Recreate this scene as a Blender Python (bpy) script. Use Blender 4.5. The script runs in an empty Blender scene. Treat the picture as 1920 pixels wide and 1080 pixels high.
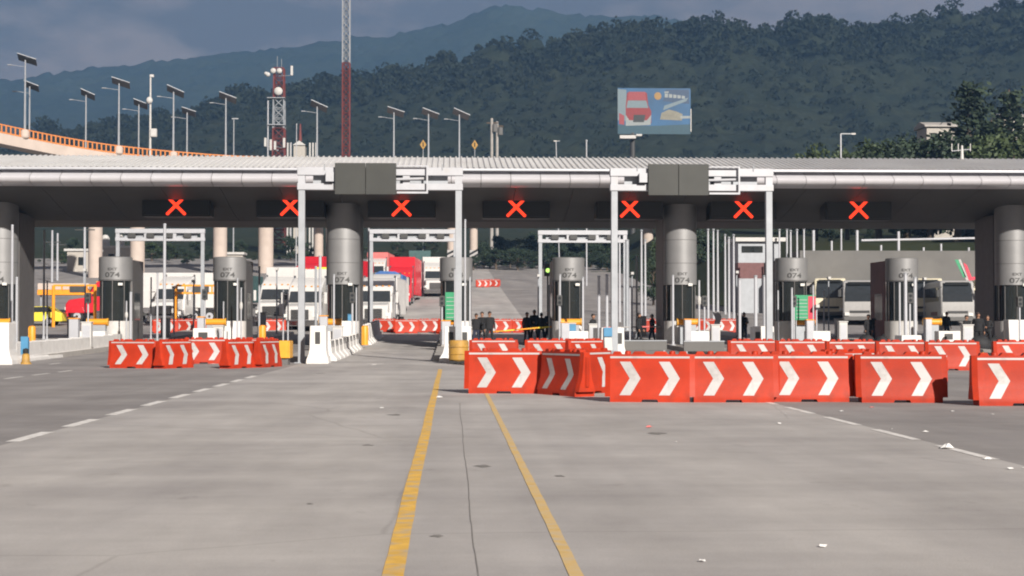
import bpy, bmesh, math, random
import numpy as np
from mathutils import Vector, Matrix
random.seed(7); RNG = np.random.default_rng(7)
R = math.radians
SC = bpy.context.scene
COL = SC.collection

# ------------------------------------------------------------------ camera
F_PX = 3000.0; VPX, VPY = 846.0, 605.0; CAM_H = 1.5
PITCH = math.atan((VPY - 540) / F_PX)
YAW = math.atan((960 - VPX) / F_PX * math.cos(PITCH))
cam = bpy.data.cameras.new('camera'); cam_o = bpy.data.objects.new('camera', cam); COL.objects.link(cam_o)
cam.sensor_width = 36.0; cam.lens = 36.0 * F_PX / 1920.0
cam.clip_start = 0.1; cam.clip_end = 6000
cam_o.location = (0, 0, CAM_H)
cam_o.rotation_euler = (math.pi / 2 + PITCH, 0, -YAW)
SC.camera = cam_o
# ------------------------------------------------------------------ sky, sun, exposure
SUN_EL, SUN_AZ = 26.0, 22.0          # sun behind the camera, to the right
sun_dir = Vector((math.sin(R(SUN_AZ)) * math.cos(R(SUN_EL)), -math.cos(R(SUN_AZ)) * math.cos(R(SUN_EL)), math.sin(R(SUN_EL))))
sl = bpy.data.lights.new('sun', 'SUN'); sl.energy = 5.0; sl.angle = R(0.8); sl.color = (1.0, 0.93, 0.84)
so = bpy.data.objects.new('sun', sl); COL.objects.link(so)
so.rotation_euler = sun_dir.to_track_quat('Z', 'Y').to_euler()
W = bpy.data.worlds.new('World'); SC.world = W; W.use_nodes = True
nt = W.node_tree; nt.nodes.clear()
def N(t, **k):
    n = nt.nodes.new(t)
    for a, b in k.items(): setattr(n, a, b)
    return n
wo = N('ShaderNodeOutputWorld'); bg = N('ShaderNodeBackground'); sky = N('ShaderNodeTexSky')
sky.sky_type = 'NISHITA'; sky.sun_disc = False; sky.sun_elevation = R(SUN_EL); sky.sun_rotation = R(180 - SUN_AZ)
sky.air_density = 1.0; sky.dust_density = 1.5
tc = N('ShaderNodeTexCoord'); mp = N('ShaderNodeMapping'); mp.inputs['Scale'].default_value = (1.0, 1.0, 2.6)
nz = N('ShaderNodeTexNoise'); nz.inputs['Scale'].default_value = 8.0; nz.inputs['Detail'].default_value = 7; nz.inputs['Roughness'].default_value = .55
nt.links.new(tc.outputs['Generated'], mp.inputs['Vector']); nt.links.new(mp.outputs['Vector'], nz.inputs['Vector'])
cr = N('ShaderNodeValToRGB'); e = cr.color_ramp.elements
e[0].position = .45; e[0].color = (.86, .70, .62, 1); e[1].position = .58; e[1].color = (2.15, 1.62, 1.35, 1)
nt.links.new(nz.outputs['Fac'], cr.inputs['Fac'])
mx = N('ShaderNodeMix', data_type='RGBA'); mx.inputs[0].default_value = .95
nt.links.new(sky.outputs['Color'], mx.inputs[6]); nt.links.new(cr.outputs['Color'], mx.inputs[7])
nt.links.new(mx.outputs[2], bg.inputs['Color']); bg.inputs['Strength'].default_value = .10
nt.links.new(bg.outputs[0], wo.inputs['Surface'])
SC.view_settings.view_transform = 'Standard'; SC.view_settings.look = 'None'
SC.view_settings.gamma = 1.0; SC.view_settings.use_curve_mapping = False
SC.view_settings.exposure = 0.47
try:
    SC.cycles.filter_width = 2.0; SC.cycles.max_bounces = 6; SC.cycles.volume_bounces = 0; SC.cycles.use_denoising = True
    SC.cycles.caustics_reflective = False; SC.cycles.caustics_refractive = False
except Exception: pass

# ------------------------------------------------------------------ geometry helpers
_fw = Vector((math.sin(YAW) * math.cos(PITCH), math.cos(YAW) * math.cos(PITCH), math.sin(PITCH)))
_rt = Vector((math.cos(YAW), -math.sin(YAW), 0)); _up = _rt.cross(_fw)
def at(px, py, Y):
    """world point on the sight line of a photo pixel at lane depth Y"""
    d = _fw + _rt * ((px - 960) / F_PX) + _up * ((540 - py) / F_PX)
    return Vector((0, 0, CAM_H)) + d * (Y / d.y)
def atx(px, Y): return at(px, 605, Y).x
def atz(py, Y, px=960): return at(px, py, Y).z
_gy = [-400, 60, 72, 84, 107, 130, 171, 250, 300, 400, 600, 800, 1600]
_gz = [0, 0, .08, .25, .70, 1.6, 4.2, 9.4, 13.5, 22, 40, 60, 60]
def g(y):
    return float(np.mean(np.interp([y - 6, y - 3, y, y + 3, y + 6], _gy, _gz)))
def ground_at(px, py):
    p = at(px, py, 10); d = p - Vector((0, 0, CAM_H)); t = CAM_H / -d.z
    q = Vector((0, 0, CAM_H)) + d * t; return q

class MB:
    def __init__(s): s.v = []; s.f = []
    def add(s, vs, fs):
        o = len(s.v); s.v += [tuple(v) for v in vs]; s.f += [tuple(i + o for i in f) for f in fs]; return s
    def box(s, x0, x1, y0, y1, z0, z1, M=None):
        vs = [(x, y, z) for z in (z0, z1) for y in (y0, y1) for x in (x0, x1)]
        if M is not None: vs = [M @ Vector(v) for v in vs]
        return s.add(vs, [(0, 2, 3, 1), (4, 5, 7, 6), (0, 1, 5, 4), (2, 6, 7, 3), (0, 4, 6, 2), (1, 3, 7, 5)])
    def tube(s, p0, p1, r0, r1=None, n=8, cap=True):
        r1 = r0 if r1 is None else r1
        p0 = Vector(p0); p1 = Vector(p1); d = (p1 - p0).normalized()
        a = d.orthogonal().normalized(); b = d.cross(a)
        vs = []
        for p, r in ((p0, r0), (p1, r1)):
            for i in range(n):
                t = 2 * math.pi * (i + .5) / n; vs.append(p + (a * math.cos(t) + b * math.sin(t)) * r)
        fs = [(i, (i + 1) % n, n + (i + 1) % n, n + i) for i in range(n)]
        if cap: fs += [tuple(reversed(range(n))), tuple(range(n, 2 * n))]
        return s.add(vs, fs)
    def bar(s, p0, p1, w, h):
        """rectangular bar"""
        p0 = Vector(p0); p1 = Vector(p1); d = (p1 - p0).normalized()
        a = Vector((0, 0, 1)).cross(d)
        a = Vector((1, 0, 0)) if a.length < 1e-3 else a.normalized(); b = d.cross(a)
        vs = [p + a * sx * w / 2 + b * sz * h / 2 for p in (p0, p1) for sx, sz in ((-1, -1), (1, -1), (1, 1), (-1, 1))]
        return s.add(vs, [(3, 2, 1, 0), (4, 5, 6, 7), (0, 1, 5, 4), (1, 2, 6, 5), (2, 3, 7, 6), (3, 0, 4, 7)])
    def lathe(s, prof, n=16, c=(0, 0), a0=0, a1=2 * math.pi):
        full = abs(a1 - a0 - 2 * math.pi) < 1e-6; m = n if full else n + 1
        vs = []
        for r, z in prof:
            for i in range(m):
                t = a0 + (a1 - a0) * i / n; vs.append((c[0] + r * math.cos(t), c[1] + r * math.sin(t), z))
        fs = []
        for j in range(len(prof) - 1):
            for i in range(n):
                i2 = (i + 1) % m; fs.append((j * m + i, j * m + i2, (j + 1) * m + i2, (j + 1) * m + i))
        return s.add(vs, fs)
    def prism(s, poly, x0, x1, axis='x'):
        """poly of (a,b) extruded along axis; x: (y,z); y: (x,z); z: (x,y)"""
        n = len(poly)
        def P(t, a, b): return {'x': (t, a, b), 'y': (a, t, b), 'z': (a, b, t)}[axis]
        vs = [P(x0, a, b) for a, b in poly] + [P(x1, a, b) for a, b in poly]
        fs = [(i, (i + 1) % n, n + (i + 1) % n, n + i) for i in range(n)] + [tuple(reversed(range(n))), tuple(range(n, 2 * n))]
        return s.add(vs, fs)
    def ball(s, c, rx, ry, rz, nu=10, nv=7):
        prof = []
        vs = [(c[0], c[1], c[2] - rz)]
        for j in range(1, nv):
            t = -math.pi / 2 + math.pi * j / nv
            for i in range(nu):
                a = 2 * math.pi * i / nu
                vs.append((c[0] + rx * math.cos(t) * math.cos(a), c[1] + ry * math.cos(t) * math.sin(a), c[2] + rz * math.sin(t)))
        vs.append((c[0], c[1], c[2] + rz)); top = len(vs) - 1
        fs = [(0, 1 + (i + 1) % nu, 1 + i) for i in range(nu)]
        for j in range(nv - 2):
            for i in range(nu):
                a = 1 + j * nu + i; b = 1 + j * nu + (i + 1) % nu; fs.append((a, b, b + nu, a + nu))
        o = 1 + (nv - 2) * nu
        fs += [(o + i, o + (i + 1) % nu, top) for i in range(nu)]
        return s.add(vs, fs)
    def mesh(s, name):
        me = bpy.data.meshes.new(name); me.from_pydata(s.v, [], s.f); me.update()
        bm = bmesh.new(); bm.from_mesh(me); bmesh.ops.recalc_face_normals(bm, faces=bm.faces); bm.to_mesh(me); bm.free()
        return me
    def build(s, name, mat, parent=None, smooth=False, bev=0, loc=None, rz=0, ang=35):
        me = s.mesh(name); me.materials.append(mat)
        o = bpy.data.objects.new(name, me); COL.objects.link(o)
        if parent is not None: o.parent = parent
        if loc is not None: o.location = loc
        if rz: o.rotation_euler.z = rz
        if smooth:
            me.polygons.foreach_set('use_smooth', [True] * len(me.polygons))
            if hasattr(me, 'set_sharp_from_angle'): me.set_sharp_from_angle(angle=R(ang))
        if bev:
            m = o.modifiers.new('bevel', 'BEVEL'); m.width = bev; m.segments = 2; m.limit_method = 'ANGLE'; m.angle_limit = R(40)
            m.harden_normals = False
        return o
def tag(o, label=None, cat=None, group=None, kind=None):
    if label: o['label'] = label
    if cat: o['category'] = cat
    if group: o['group'] = group
    if kind: o['kind'] = kind
    return o
def thing(name, label, cat, loc=(0, 0, 0), rz=0, group=None):
    o = bpy.data.objects.new(name, None); COL.objects.link(o); o.empty_display_size = .3
    o.location = loc; o.rotation_euler = (0, 0, rz); return tag(o, label, cat, group)
def dup(root, loc, rz, label, group=None):
    r = root.copy(); COL.objects.link(r); r.location = loc; r.rotation_euler = (0, 0, rz); r['label'] = label
    if group: r['group'] = group
    for ch in root.children:
        c = ch.copy(); COL.objects.link(c); c.parent = r
        for q in ch.children:
            d = q.copy(); COL.objects.link(d); d.parent = c
    return r
def share(src, parent, loc=(0, 0, 0), rz=0):
    c = src.copy(); COL.objects.link(c); c.parent = parent; c.location = loc; c.rotation_euler.z = rz; return c

# ------------------------------------------------------------------ materials
def mat(name, col, rough=.6, metal=0., var=.12, scale=3., bump=0., bscale=None, emit=0, dirt=None, spec=.5, stretch=None):
    m = bpy.data.materials.new(name); m.use_nodes = True; t = m.node_tree; b = t.nodes['Principled BSDF']
    b.inputs['Roughness'].default_value = rough; b.inputs['Metallic'].default_value = metal
    b.inputs['Specular IOR Level'].default_value = spec
    c = (*col, 1)
    tcn = t.nodes.new('ShaderNodeTexCoord'); src = tcn.outputs['Object']
    if stretch:
        mpn = t.nodes.new('ShaderNodeMapping'); mpn.inputs['Scale'].default_value = stretch
        t.links.new(src, mpn.inputs['Vector']); src = mpn.outputs['Vector']
    if var > 0:
        n = t.nodes.new('ShaderNodeTexNoise'); n.inputs['Scale'].default_value = scale; n.inputs['Detail'].default_value = 6; n.inputs['Roughness'].default_value = .6
        t.links.new(src, n.inputs['Vector'])
        r = t.nodes.new('ShaderNodeValToRGB'); el = r.color_ramp.elements
        el[0].position = .3; el[1].position = .7
        el[0].color = (*[max(0, x * (1 - var)) for x in col], 1); el[1].color = (*[min(1, x * (1 + var)) for x in col], 1)
        t.links.new(n.outputs['Fac'], r.inputs['Fac']); out = r.outputs['Color']
        if dirt:
            n2 = t.nodes.new('ShaderNodeTexNoise'); n2.inputs['Scale'].default_value = dirt[1]; n2.inputs['Detail'].default_value = 8
            t.links.new(tcn.outputs['Object'], n2.inputs['Vector'])
            r2 = t.nodes.new('ShaderNodeValToRGB'); r2.color_ramp.elements[0].position = dirt[2]; r2.color_ramp.elements[1].position = min(1, dirt[2] + .18)
            t.links.new(n2.outputs['Fac'], r2.inputs['Fac'])
            mu = t.nodes.new('ShaderNodeMath'); mu.operation = 'MULTIPLY'; mu.inputs[1].default_value = dirt[3]
            t.links.new(r2.outputs['Color'], mu.inputs[0])
            x = t.nodes.new('ShaderNodeMix'); x.data_type = 'RGBA'
            t.links.new(mu.outputs[0], x.inputs[0]); t.links.new(out, x.inputs[6]); x.inputs[7].default_value = (*dirt[0], 1)
            out = x.outputs[2]
        t.links.new(out, b.inputs['Base Color'])
    else: b.inputs['Base Color'].default_value = c
    if bump:
        n3 = t.nodes.new('ShaderNodeTexNoise'); n3.inputs['Scale'].default_value = bscale or scale * 8; n3.inputs['Detail'].default_value = 5
        t.links.new(src, n3.inputs['Vector'])
        bp = t.nodes.new('ShaderNodeBump'); bp.inputs['Strength'].default_value = bump; bp.inputs['Distance'].default_value = .02
        t.links.new(n3.outputs['Fac'], bp.inputs['Height']); t.links.new(bp.outputs['Normal'], b.inputs['Normal'])
    if emit:
        b.inputs['Emission Color'].default_value = c; b.inputs['Emission Strength'].default_value = emit
    return m
DIRT = (.10, .085, .07)
M = dict(
    orange=mat('barrier_plastic', (.43, .034, .0105), .5, spec=.2, var=.14, scale=2.5, bump=.08, dirt=((.24, .035, .02), 3.5, .55, .55)),
    chev=mat('reflective_white', (.47, .455, .455), .45, var=.06, dirt=((.27, .25, .24), 5, .56, .6)),
    white=mat('white_paint', (.55, .54, .525), .55, var=.06, dirt=((.40, .37, .33), 1.7, .56, .6)),
    wconc=mat('painted_concrete', (.71, .695, .68), .75, var=.08, bump=.15, dirt=((.42, .39, .36), 1.3, .58, .55)),
    conc=mat('concrete', (.36, .34, .32), .85, var=.15, scale=1.2, bump=.25),
    beige=mat('beige_concrete', (.54, .455, .40), .85, var=.10, scale=.5, bump=.1, dirt=((.42, .34, .28), .35, .55, .5)),
    steel=mat('galvanised_steel', (.36, .38, .41), .55, .25, var=.10, scale=2),
    steelw=mat('pale_steel', (.46, .47, .505), .5, .15, var=.07, scale=2, dirt=((.42, .40, .38), 2.2, .6, .5)),
    clad=mat('metal_cladding', (.27, .27, .275), .5, .35, var=.10, scale=.8, bump=.03),
    fascia=mat('fascia_metal', (.72, .71, .75), .34, .35, var=.08, scale=.7, bump=.02),
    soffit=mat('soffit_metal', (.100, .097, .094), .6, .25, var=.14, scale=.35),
    roof=mat('roof_sheet', (.76, .755, .75), .5, .25, var=.08, scale=.3, dirt=((.58, .56, .53), .5, .56, .5)),
    dark=mat('dark_panel', (.055, .055, .055), .5, var=.15),
    pier=mat('pier_cladding', (.13, .125, .125), .55, .2, var=.12),
    signbox=mat('signal_housing', (.020, .021, .023), .45, var=.1),
    signface=mat('signal_face', (.012, .014, .016), .3, var=.1),
    redled=mat('red_led', (1.0, .055, .018), .5, var=0, emit=1.1),
    greenled=mat('green_led', (.55, 1.0, .2), .5, var=0, emit=1.2),
    board=mat('grey_board', (.040, .042, .039), .55, .1, var=.16, scale=.9),
    glass=mat('dark_glass', (.018, .022, .022), .08, var=.2, spec=.8),
    wglass=mat('vehicle_glass', (.03, .035, .04), .06, var=.15, spec=.8),
    yellow=mat('safety_yellow', (.72, .36, .025), .5, var=.12, dirt=((.40, .22, .05), 3, .55, .6)),
    ochre=mat('ochre_drum', (.45, .25, .045), .6, var=.2, dirt=((.16, .11, .05), 3, .5, .7)),
    yorange=mat('bumper_orange', (.83, .32, .02), .45, var=.1),
    blue=mat('blue_paint', (.07, .24, .42), .5, var=.12),
    black=mat('black_rubber', (.02, .02, .02), .8, var=.2),
    red=mat('truck_red', (.60, .02, .035), .25, var=.08, spec=.7),
    maroon=mat('maroon_paint', (.15, .06, .06), .6, var=.15),
    truckw=mat('truck_white', (.62, .61, .60), .3, var=.05, dirt=((.45, .42, .38), 1.5, .6, .4)),
    busgrey=mat('coach_silver', (.40, .395, .39), .35, var=.06),
    trucky=mat('trailer_yellow', (.78, .66, .05), .5, var=.06),
    tarpb=mat('blue_tarp', (.05, .14, .38), .7, var=.2, bump=.3),
    tarpg=mat('green_tarp', (.05, .11, .11), .7, var=.2, bump=.3),
    chrome=mat('chrome', (.7, .7, .7), .15, 1.0, var=.05),
    lamp=mat('lamp_lens', (.75, .75, .72), .1, var=.05),
    cream=mat('cream_panel', (.72, .66, .50), .5, var=.08),
    ggreen=mat('board_green', (.03, .28, .13), .5, var=.08),
    gred=mat('board_red', (.60, .03, .07), .5, var=.08),
    solar=mat('solar_cell', (.10, .105, .115), .25, var=.2, spec=.7),
    towred=mat('tower_red', (.17, .042, .038), .6, var=.12),
    railor=mat('rail_orange', (.62, .22, .055), .6, var=.12),
    cloth=mat('dark_cloth', (.016, .016, .018), .9, var=.3, scale=6),
    cloth2=mat('navy_cloth', (.02, .025, .05), .9, var=.3, scale=6),
    jean=mat('denim', (.035, .05, .09), .9, var=.3, scale=6),
    skin=mat('skin', (.36, .19, .12), .6, var=.08),
    hair=mat('black_hair', (.012, .010, .009), .6, var=.2),
    shoe=mat('shoe_leather', (.015, .013, .012), .5, var=.2),
    bag=mat('black_sacking', (.02, .02, .022), .75, var=.3, bump=.5, bscale=6),
    paper=mat('white_paper', (.75, .75, .74), .8, var=.05),
    pinkp=mat('pink_paper', (.70, .18, .17), .8, var=.1),
    grime=mat('dark_stain', (.20, .19, .18), .9, var=.25, scale=8),
    bark=mat('bark', (.10, .075, .055), .9, var=.25, bump=.4),
    leaf=mat('leaf_green', (.040, .064, .026), .7, var=.45, scale=.6),
    leafd=mat('leaf_dark', (.026, .045, .024), .75, var=.4, scale=.6),
    leafl=mat('leaf_light', (.050, .074, .026), .7, var=.35, scale=.6),
    rooft=mat('tile_roof', (.30, .11, .07), .8, var=.2),
    plaster=mat('plaster', (.45, .42, .38), .85, var=.1),
    bwall=mat('grey_wall', (.145, .142, .138), .85, var=.12, scale=.5, bump=.1),
    lineW=mat('road_white', (.72, .70, .68), .8, var=.15, scale=4, dirt=((.40, .38, .36), 6, .52, .7)),
    lineY2=mat('faded_road_yellow', (.64, .44, .17), .8, var=.14, scale=4, dirt=((.47, .41, .33), 4, .46, .8)),
    lineY=mat('road_yellow', (.70, .42, .075), .8, var=.16, scale=4, dirt=((.45, .38, .28), 5, .47, .8)),
)
def fade(m, lo, hi, scuff):
    t = m.node_tree; b = t.nodes['Principled BSDF']; L = t.links.new; src = b.inputs['Base Color'].links[0].from_socket
    oi = t.nodes.new('ShaderNodeObjectInfo'); mr = t.nodes.new('ShaderNodeMapRange'); mr.inputs['To Min'].default_value = lo; mr.inputs['To Max'].default_value = hi; L(oi.outputs['Random'], mr.inputs['Value'])
    hs = t.nodes.new('ShaderNodeHueSaturation'); L(mr.outputs[0], hs.inputs['Value']); L(src, hs.inputs['Color']); out = hs.outputs['Color']
    tcn = t.nodes.new('ShaderNodeTexCoord'); ad = t.nodes.new('ShaderNodeVectorMath'); ad.operation = 'ADD'; L(tcn.outputs['Object'], ad.inputs[0]); L(oi.outputs['Location'], ad.inputs[1])
    mp_ = t.nodes.new('ShaderNodeMapping'); mp_.inputs['Scale'].default_value = (2.2, 2.2, 9.); L(ad.outputs[0], mp_.inputs['Vector'])
    n = t.nodes.new('ShaderNodeTexNoise'); n.inputs['Scale'].default_value = 2.4; n.inputs['Detail'].default_value = 9; n.inputs['Roughness'].default_value = .72; L(mp_.outputs[0], n.inputs['Vector'])
    r = t.nodes.new('ShaderNodeValToRGB'); r.color_ramp.elements[0].position = .60; r.color_ramp.elements[1].position = .74; L(n.outputs['Fac'], r.inputs['Fac'])
    mu = t.nodes.new('ShaderNodeMath'); mu.operation = 'MULTIPLY'; mu.inputs[1].default_value = .55; L(r.outputs['Color'], mu.inputs[0])
    x = t.nodes.new('ShaderNodeMix'); x.data_type = 'RGBA'; L(mu.outputs[0], x.inputs[0]); L(out, x.inputs[6]); x.inputs[7].default_value = (*scuff, 1); L(x.outputs[2], b.inputs['Base Color'])
fade(M['orange'], .84, 1.08, (.22, .07, .05)); fade(M['chev'], .9, 1.05, (.26, .23, .22))
# pavement: worn concrete with long tyre-polished bands, slab tint, oil spots
def pavement_mat():
    m = bpy.data.materials.new('worn_concrete_pavement'); m.use_nodes = True; t = m.node_tree; b = t.nodes['Principled BSDF']
    L = t.links.new
    def nd(k, **kw):
        n = t.nodes.new(k)
        for a, c in kw.items(): setattr(n, a, c)
        return n
    tcn = nd('ShaderNodeTexCoord')
    def noise(scale, detail, st=None, rough=.6):
        src = tcn.outputs['Object']
        if st:
            mpp = nd('ShaderNodeMapping'); mpp.inputs['Scale'].default_value = st; L(src, mpp.inputs['Vector']); src = mpp.outputs['Vector']
        n = nd('ShaderNodeTexNoise'); n.inputs['Scale'].default_value = scale; n.inputs['Detail'].default_value = detail; n.inputs['Roughness'].default_value = rough
        L(src, n.inputs['Vector']); return n.outputs['Fac']
    def ramp(f, p0, p1, c0, c1):
        r = nd('ShaderNodeValToRGB'); r.color_ramp.elements[0].position = p0; r.color_ramp.elements[1].position = p1
        r.color_ramp.elements[0].color = (*c0, 1); r.color_ramp.elements[1].color = (*c1, 1); L(f, r.inputs['Fac']); return r.outputs['Color']
    def mul(a, c, f=1.):
        x = nd('ShaderNodeMix', data_type='RGBA', blend_type='MULTIPLY'); x.inputs[0].default_value = f; L(a, x.inputs[6]); L(c, x.inputs[7]); return x.outputs[2]
    base = ramp(noise(.16, 5), .3, .7, (.398, .380, .372), (.488, .468, .458))
    cross = ramp(noise(1.0, 7, (.11, .6, 1), .68), .32, .68, (.86, .855, .86), (1.08, 1.08, 1.07))   # transverse brushing and water marks
    lane = ramp(noise(1.0, 4, (.55, .02, 1)), .35, .65, (.87, .87, .88), (1.05, 1.05, 1.04))          # wheel tracks along the lanes
    spots = ramp(noise(1.6, 8, (1, .6, 1), .7), .62, .74, (1, 1, 1), (.70, .69, .68))
    fine = ramp(noise(45, 3), .3, .7, (.93, .93, .93), (1.06, 1.06, 1.06))
    patch = ramp(noise(.55, 6, (1, .5, 1), .65), .35, .65, (.84, .835, .83), (1.07, 1.07, 1.065))
    vo = nd('ShaderNodeTexVoronoi', feature='DISTANCE_TO_EDGE'); vo.inputs['Scale'].default_value = .17      # hairline cracks
    dn = nd('ShaderNodeMix', data_type='RGBA'); dn.inputs[0].default_value = .12; nn_ = nd('ShaderNodeTexNoise'); nn_.inputs['Scale'].default_value = .8; nn_.inputs['Detail'].default_value = 6
    L(tcn.outputs['Object'], nn_.inputs['Vector']); L(tcn.outputs['Object'], dn.inputs[6]); L(nn_.outputs['Color'], dn.inputs[7]); L(dn.outputs[2], vo.inputs['Vector'])
    crk = ramp(vo.outputs['Distance'], .0, .0035, (.84, .835, .83), (1, 1, 1))
    c = mul(mul(mul(mul(mul(mul(base, cross), lane), spots), fine), patch), crk)
    sx = nd('ShaderNodeSeparateXYZ'); L(tcn.outputs['Object'], sx.inputs[0])      # the outer lanes are older, greyer paving
    def step(op, v):
        q = nd('ShaderNodeMath', operation=op); L(sx.outputs[0], q.inputs[0]); q.inputs[1].default_value = v; return q.outputs[0]
    sm = nd('ShaderNodeMath', operation='ADD'); L(step('LESS_THAN', -5.5), sm.inputs[0]); L(step('GREATER_THAN', 6.0), sm.inputs[1])
    c = mul(c, ramp(sm.outputs[0], 0, 1, (1, 1, 1), (.64, .635, .645)))
    L(c, b.inputs['Base Color']); b.inputs['Roughness'].default_value = .85
    bp = nd('ShaderNodeBump'); bp.inputs['Strength'].default_value = .35; bp.inputs['Distance'].default_value = .01
    L(noise(60, 4), bp.inputs['Height']); L(bp.outputs['Normal'], b.inputs['Normal'])
    return m
M['pave'] = pavement_mat()
def forest_mat(name, c0, c1, scale):
    m = mat(name, tuple((a + b) / 2 for a, b in zip(c0, c1)), .95, var=.01, scale=scale, spec=.1)
    for n in m.node_tree.nodes:
        if n.type == 'VALTORGB':
            n.color_ramp.elements[0].color = (*c0, 1); n.color_ramp.elements[1].color = (*c1, 1)
    return m
M['forest'] = forest_mat('forest_canopy', (.023, .033, .023), (.038, .046, .028), .05)
def mottle(m, sc, amt, bump_d):
    t = m.node_tree; b = t.nodes['Principled BSDF']; L = t.links.new; src = b.inputs['Base Color'].links[0].from_socket
    tcn = [n for n in t.nodes if n.type == 'TEX_COORD'][0]
    n = t.nodes.new('ShaderNodeTexNoise'); n.inputs['Scale'].default_value = sc; n.inputs['Detail'].default_value = 9; n.inputs['Roughness'].default_value = .75; L(tcn.outputs['Object'], n.inputs['Vector'])
    r = t.nodes.new('ShaderNodeValToRGB'); r.color_ramp.elements[0].position = .33; r.color_ramp.elements[1].position = .67; r.color_ramp.elements[0].color = (1 - amt,) * 3 + (1,); r.color_ramp.elements[1].color = (1 + amt,) * 3 + (1,); L(n.outputs['Fac'], r.inputs['Fac'])
    x = t.nodes.new('ShaderNodeMix'); x.data_type = 'RGBA'; x.blend_type = 'MULTIPLY'; x.inputs[0].default_value = 1; L(src, x.inputs[6]); L(r.outputs['Color'], x.inputs[7]); L(x.outputs[2], b.inputs['Base Color'])
    bp = t.nodes.new('ShaderNodeBump'); bp.inputs['Strength'].default_value = .8; bp.inputs['Distance'].default_value = bump_d; L(n.outputs['Fac'], bp.inputs['Height']); L(bp.outputs['Normal'], b.inputs['Normal'])
M['forestf'] = forest_mat('far_forest', (.018, .030, .018), (.040, .052, .028), .012)
mottle(M['forest'], .22, .30, 2.5); mottle(M['forestf'], .07, .35, 6.0)
M['scrub'] = forest_mat('scrub_ground', (.018, .028, .014), (.042, .046, .026), .08)

# ------------------------------------------------------------------ terrain
def grid_mesh(xs, ys, zf):
    X, Y = np.meshgrid(xs, ys); Z = zf(X, Y); nx, ny = len(xs), len(ys)
    V = np.stack([X, Y, Z], -1).reshape(-1, 3)
    i = np.arange(nx * ny).reshape(ny, nx)
    Fc = np.stack([i[:-1, :-1], i[:-1, 1:], i[1:, 1:], i[1:, :-1]], -1).reshape(-1, 4)
    return V, Fc
def np_obj(name, V, Fc, m, smooth=True):
    me = bpy.data.meshes.new(name); me.from_pydata(V.tolist(), [], Fc.tolist()); me.update(); me.materials.append(m)
    if smooth: me.polygons.foreach_set('use_smooth', [True] * len(me.polygons))
    o = bpy.data.objects.new(name, me); COL.objects.link(o); return o
gv = np.vectorize(g)
ys = np.concatenate([np.arange(-200, 60, 20.), np.arange(60, 320, 4.), np.arange(320, 1000, 20.)])
V, Fc = grid_mesh(np.arange(-1500, 1501, 60.), ys, lambda X, Y: gv(Y) - .12)
tag(np_obj('ground', V, Fc, M['scrub']), kind='structure')
ys = np.concatenate([np.arange(-60, 58, 6.), np.arange(58, 300, 3.)])
V, Fc = grid_mesh(np.linspace(-78, 78, 27), ys, lambda X, Y: gv(Y))
pave = tag(np_obj('pavement', V, Fc, M['pave']), kind='structure')

def vnoise(X, Y, sc, seed):
    r = np.random.default_rng(seed); T = r.random((256, 256))
    x = X / sc; y = Y / sc; xi = np.floor(x).astype(int); yi = np.floor(y).astype(int)
    fx = x - xi; fy = y - yi; fx = fx * fx * (3 - 2 * fx); fy = fy * fy * (3 - 2 * fy)
    a = T[xi % 256, yi % 256]; b = T[(xi + 1) % 256, yi % 256]; c = T[xi % 256, (yi + 1) % 256]; d = T[(xi + 1) % 256, (yi + 1) % 256]
    return (a * (1 - fx) + b * fx) * (1 - fy) + (c * (1 - fx) + d * fx) * fy
def domes(X, Y, cell, rmin, rmax, hmin, hmax, seed):
    """tree crowns: highest of jittered domes round each point"""
    r = np.random.default_rng(seed); n = 256
    jx, jy, rr, hh = r.random((n, n)), r.random((n, n)), r.uniform(rmin, rmax, (n, n)), r.uniform(hmin, hmax, (n, n))
    ci = np.floor(X / cell).astype(int); cj = np.floor(Y / cell).astype(int); out = np.zeros_like(X)
    for a in (-1, 0, 1):
        for b in (-1, 0, 1):
            i = ci + a; j = cj + b
            cx = (i + jx[i % n, j % n]) * cell; cy = (j + jy[i % n, j % n]) * cell
            d2 = ((X - cx) ** 2 + (Y - cy) ** 2) / rr[i % n, j % n] ** 2
            out = np.maximum(out, np.sqrt(np.clip(1 - d2, 0, 1)) * hh[i % n, j % n])
    return out
near_px = [-1200, -600, 0, 100, 200, 300, 400, 500, 600, 650, 760, 850, 1000, 1100, 1200, 1240, 1268, 1300, 1345, 1400, 1452, 1490, 1540, 1600, 1700, 1800, 1920, 2200, 2800]
near_py = [400, 330, 282, 262, 242, 222, 200, 178, 164, 152, 133, 118, 92, 68, 44, 44, 58, 40, 34, 46, 56, 30, 36, 44, 38, 26, 10, -10, -20]
YR = 900.
nx_w = np.array([(p - VPX) * YR / F_PX for p in near_px]); nz_w = np.array([CAM_H + (605 - p) * YR / F_PX for p in near_py])
def hill_z(X, Y):
    zr = np.interp(X, nx_w, nz_w); t = np.clip((Y - 560) / (YR - 560), 0, 1); back = np.clip((Y - YR) / 160, 0, 1)
    z = 34 + (zr - 34) * t ** 1.15 - back ** 1.5 * 55
    z += (vnoise(X, Y, 90, 3) - .5) * 15 * t * (1 - t) * 2.2 + (vnoise(X, Y, 30, 4) - .5) * 6 * t * (1 - .6 * t)
    return z + domes(X, Y, 6., 3., 5.2, 1., 3.2, 5) + domes(X, Y, 27., 7., 12., -6., 9., 6) * .8 * np.clip((Y - 800) / 80, .25, 1) - 2
V, Fc = grid_mesh(np.arange(-640, 620, 2.1), np.arange(556, 1060, 2.4), hill_z)
tag(np_obj('hill', V, Fc, M['forest']), kind='structure')
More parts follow.
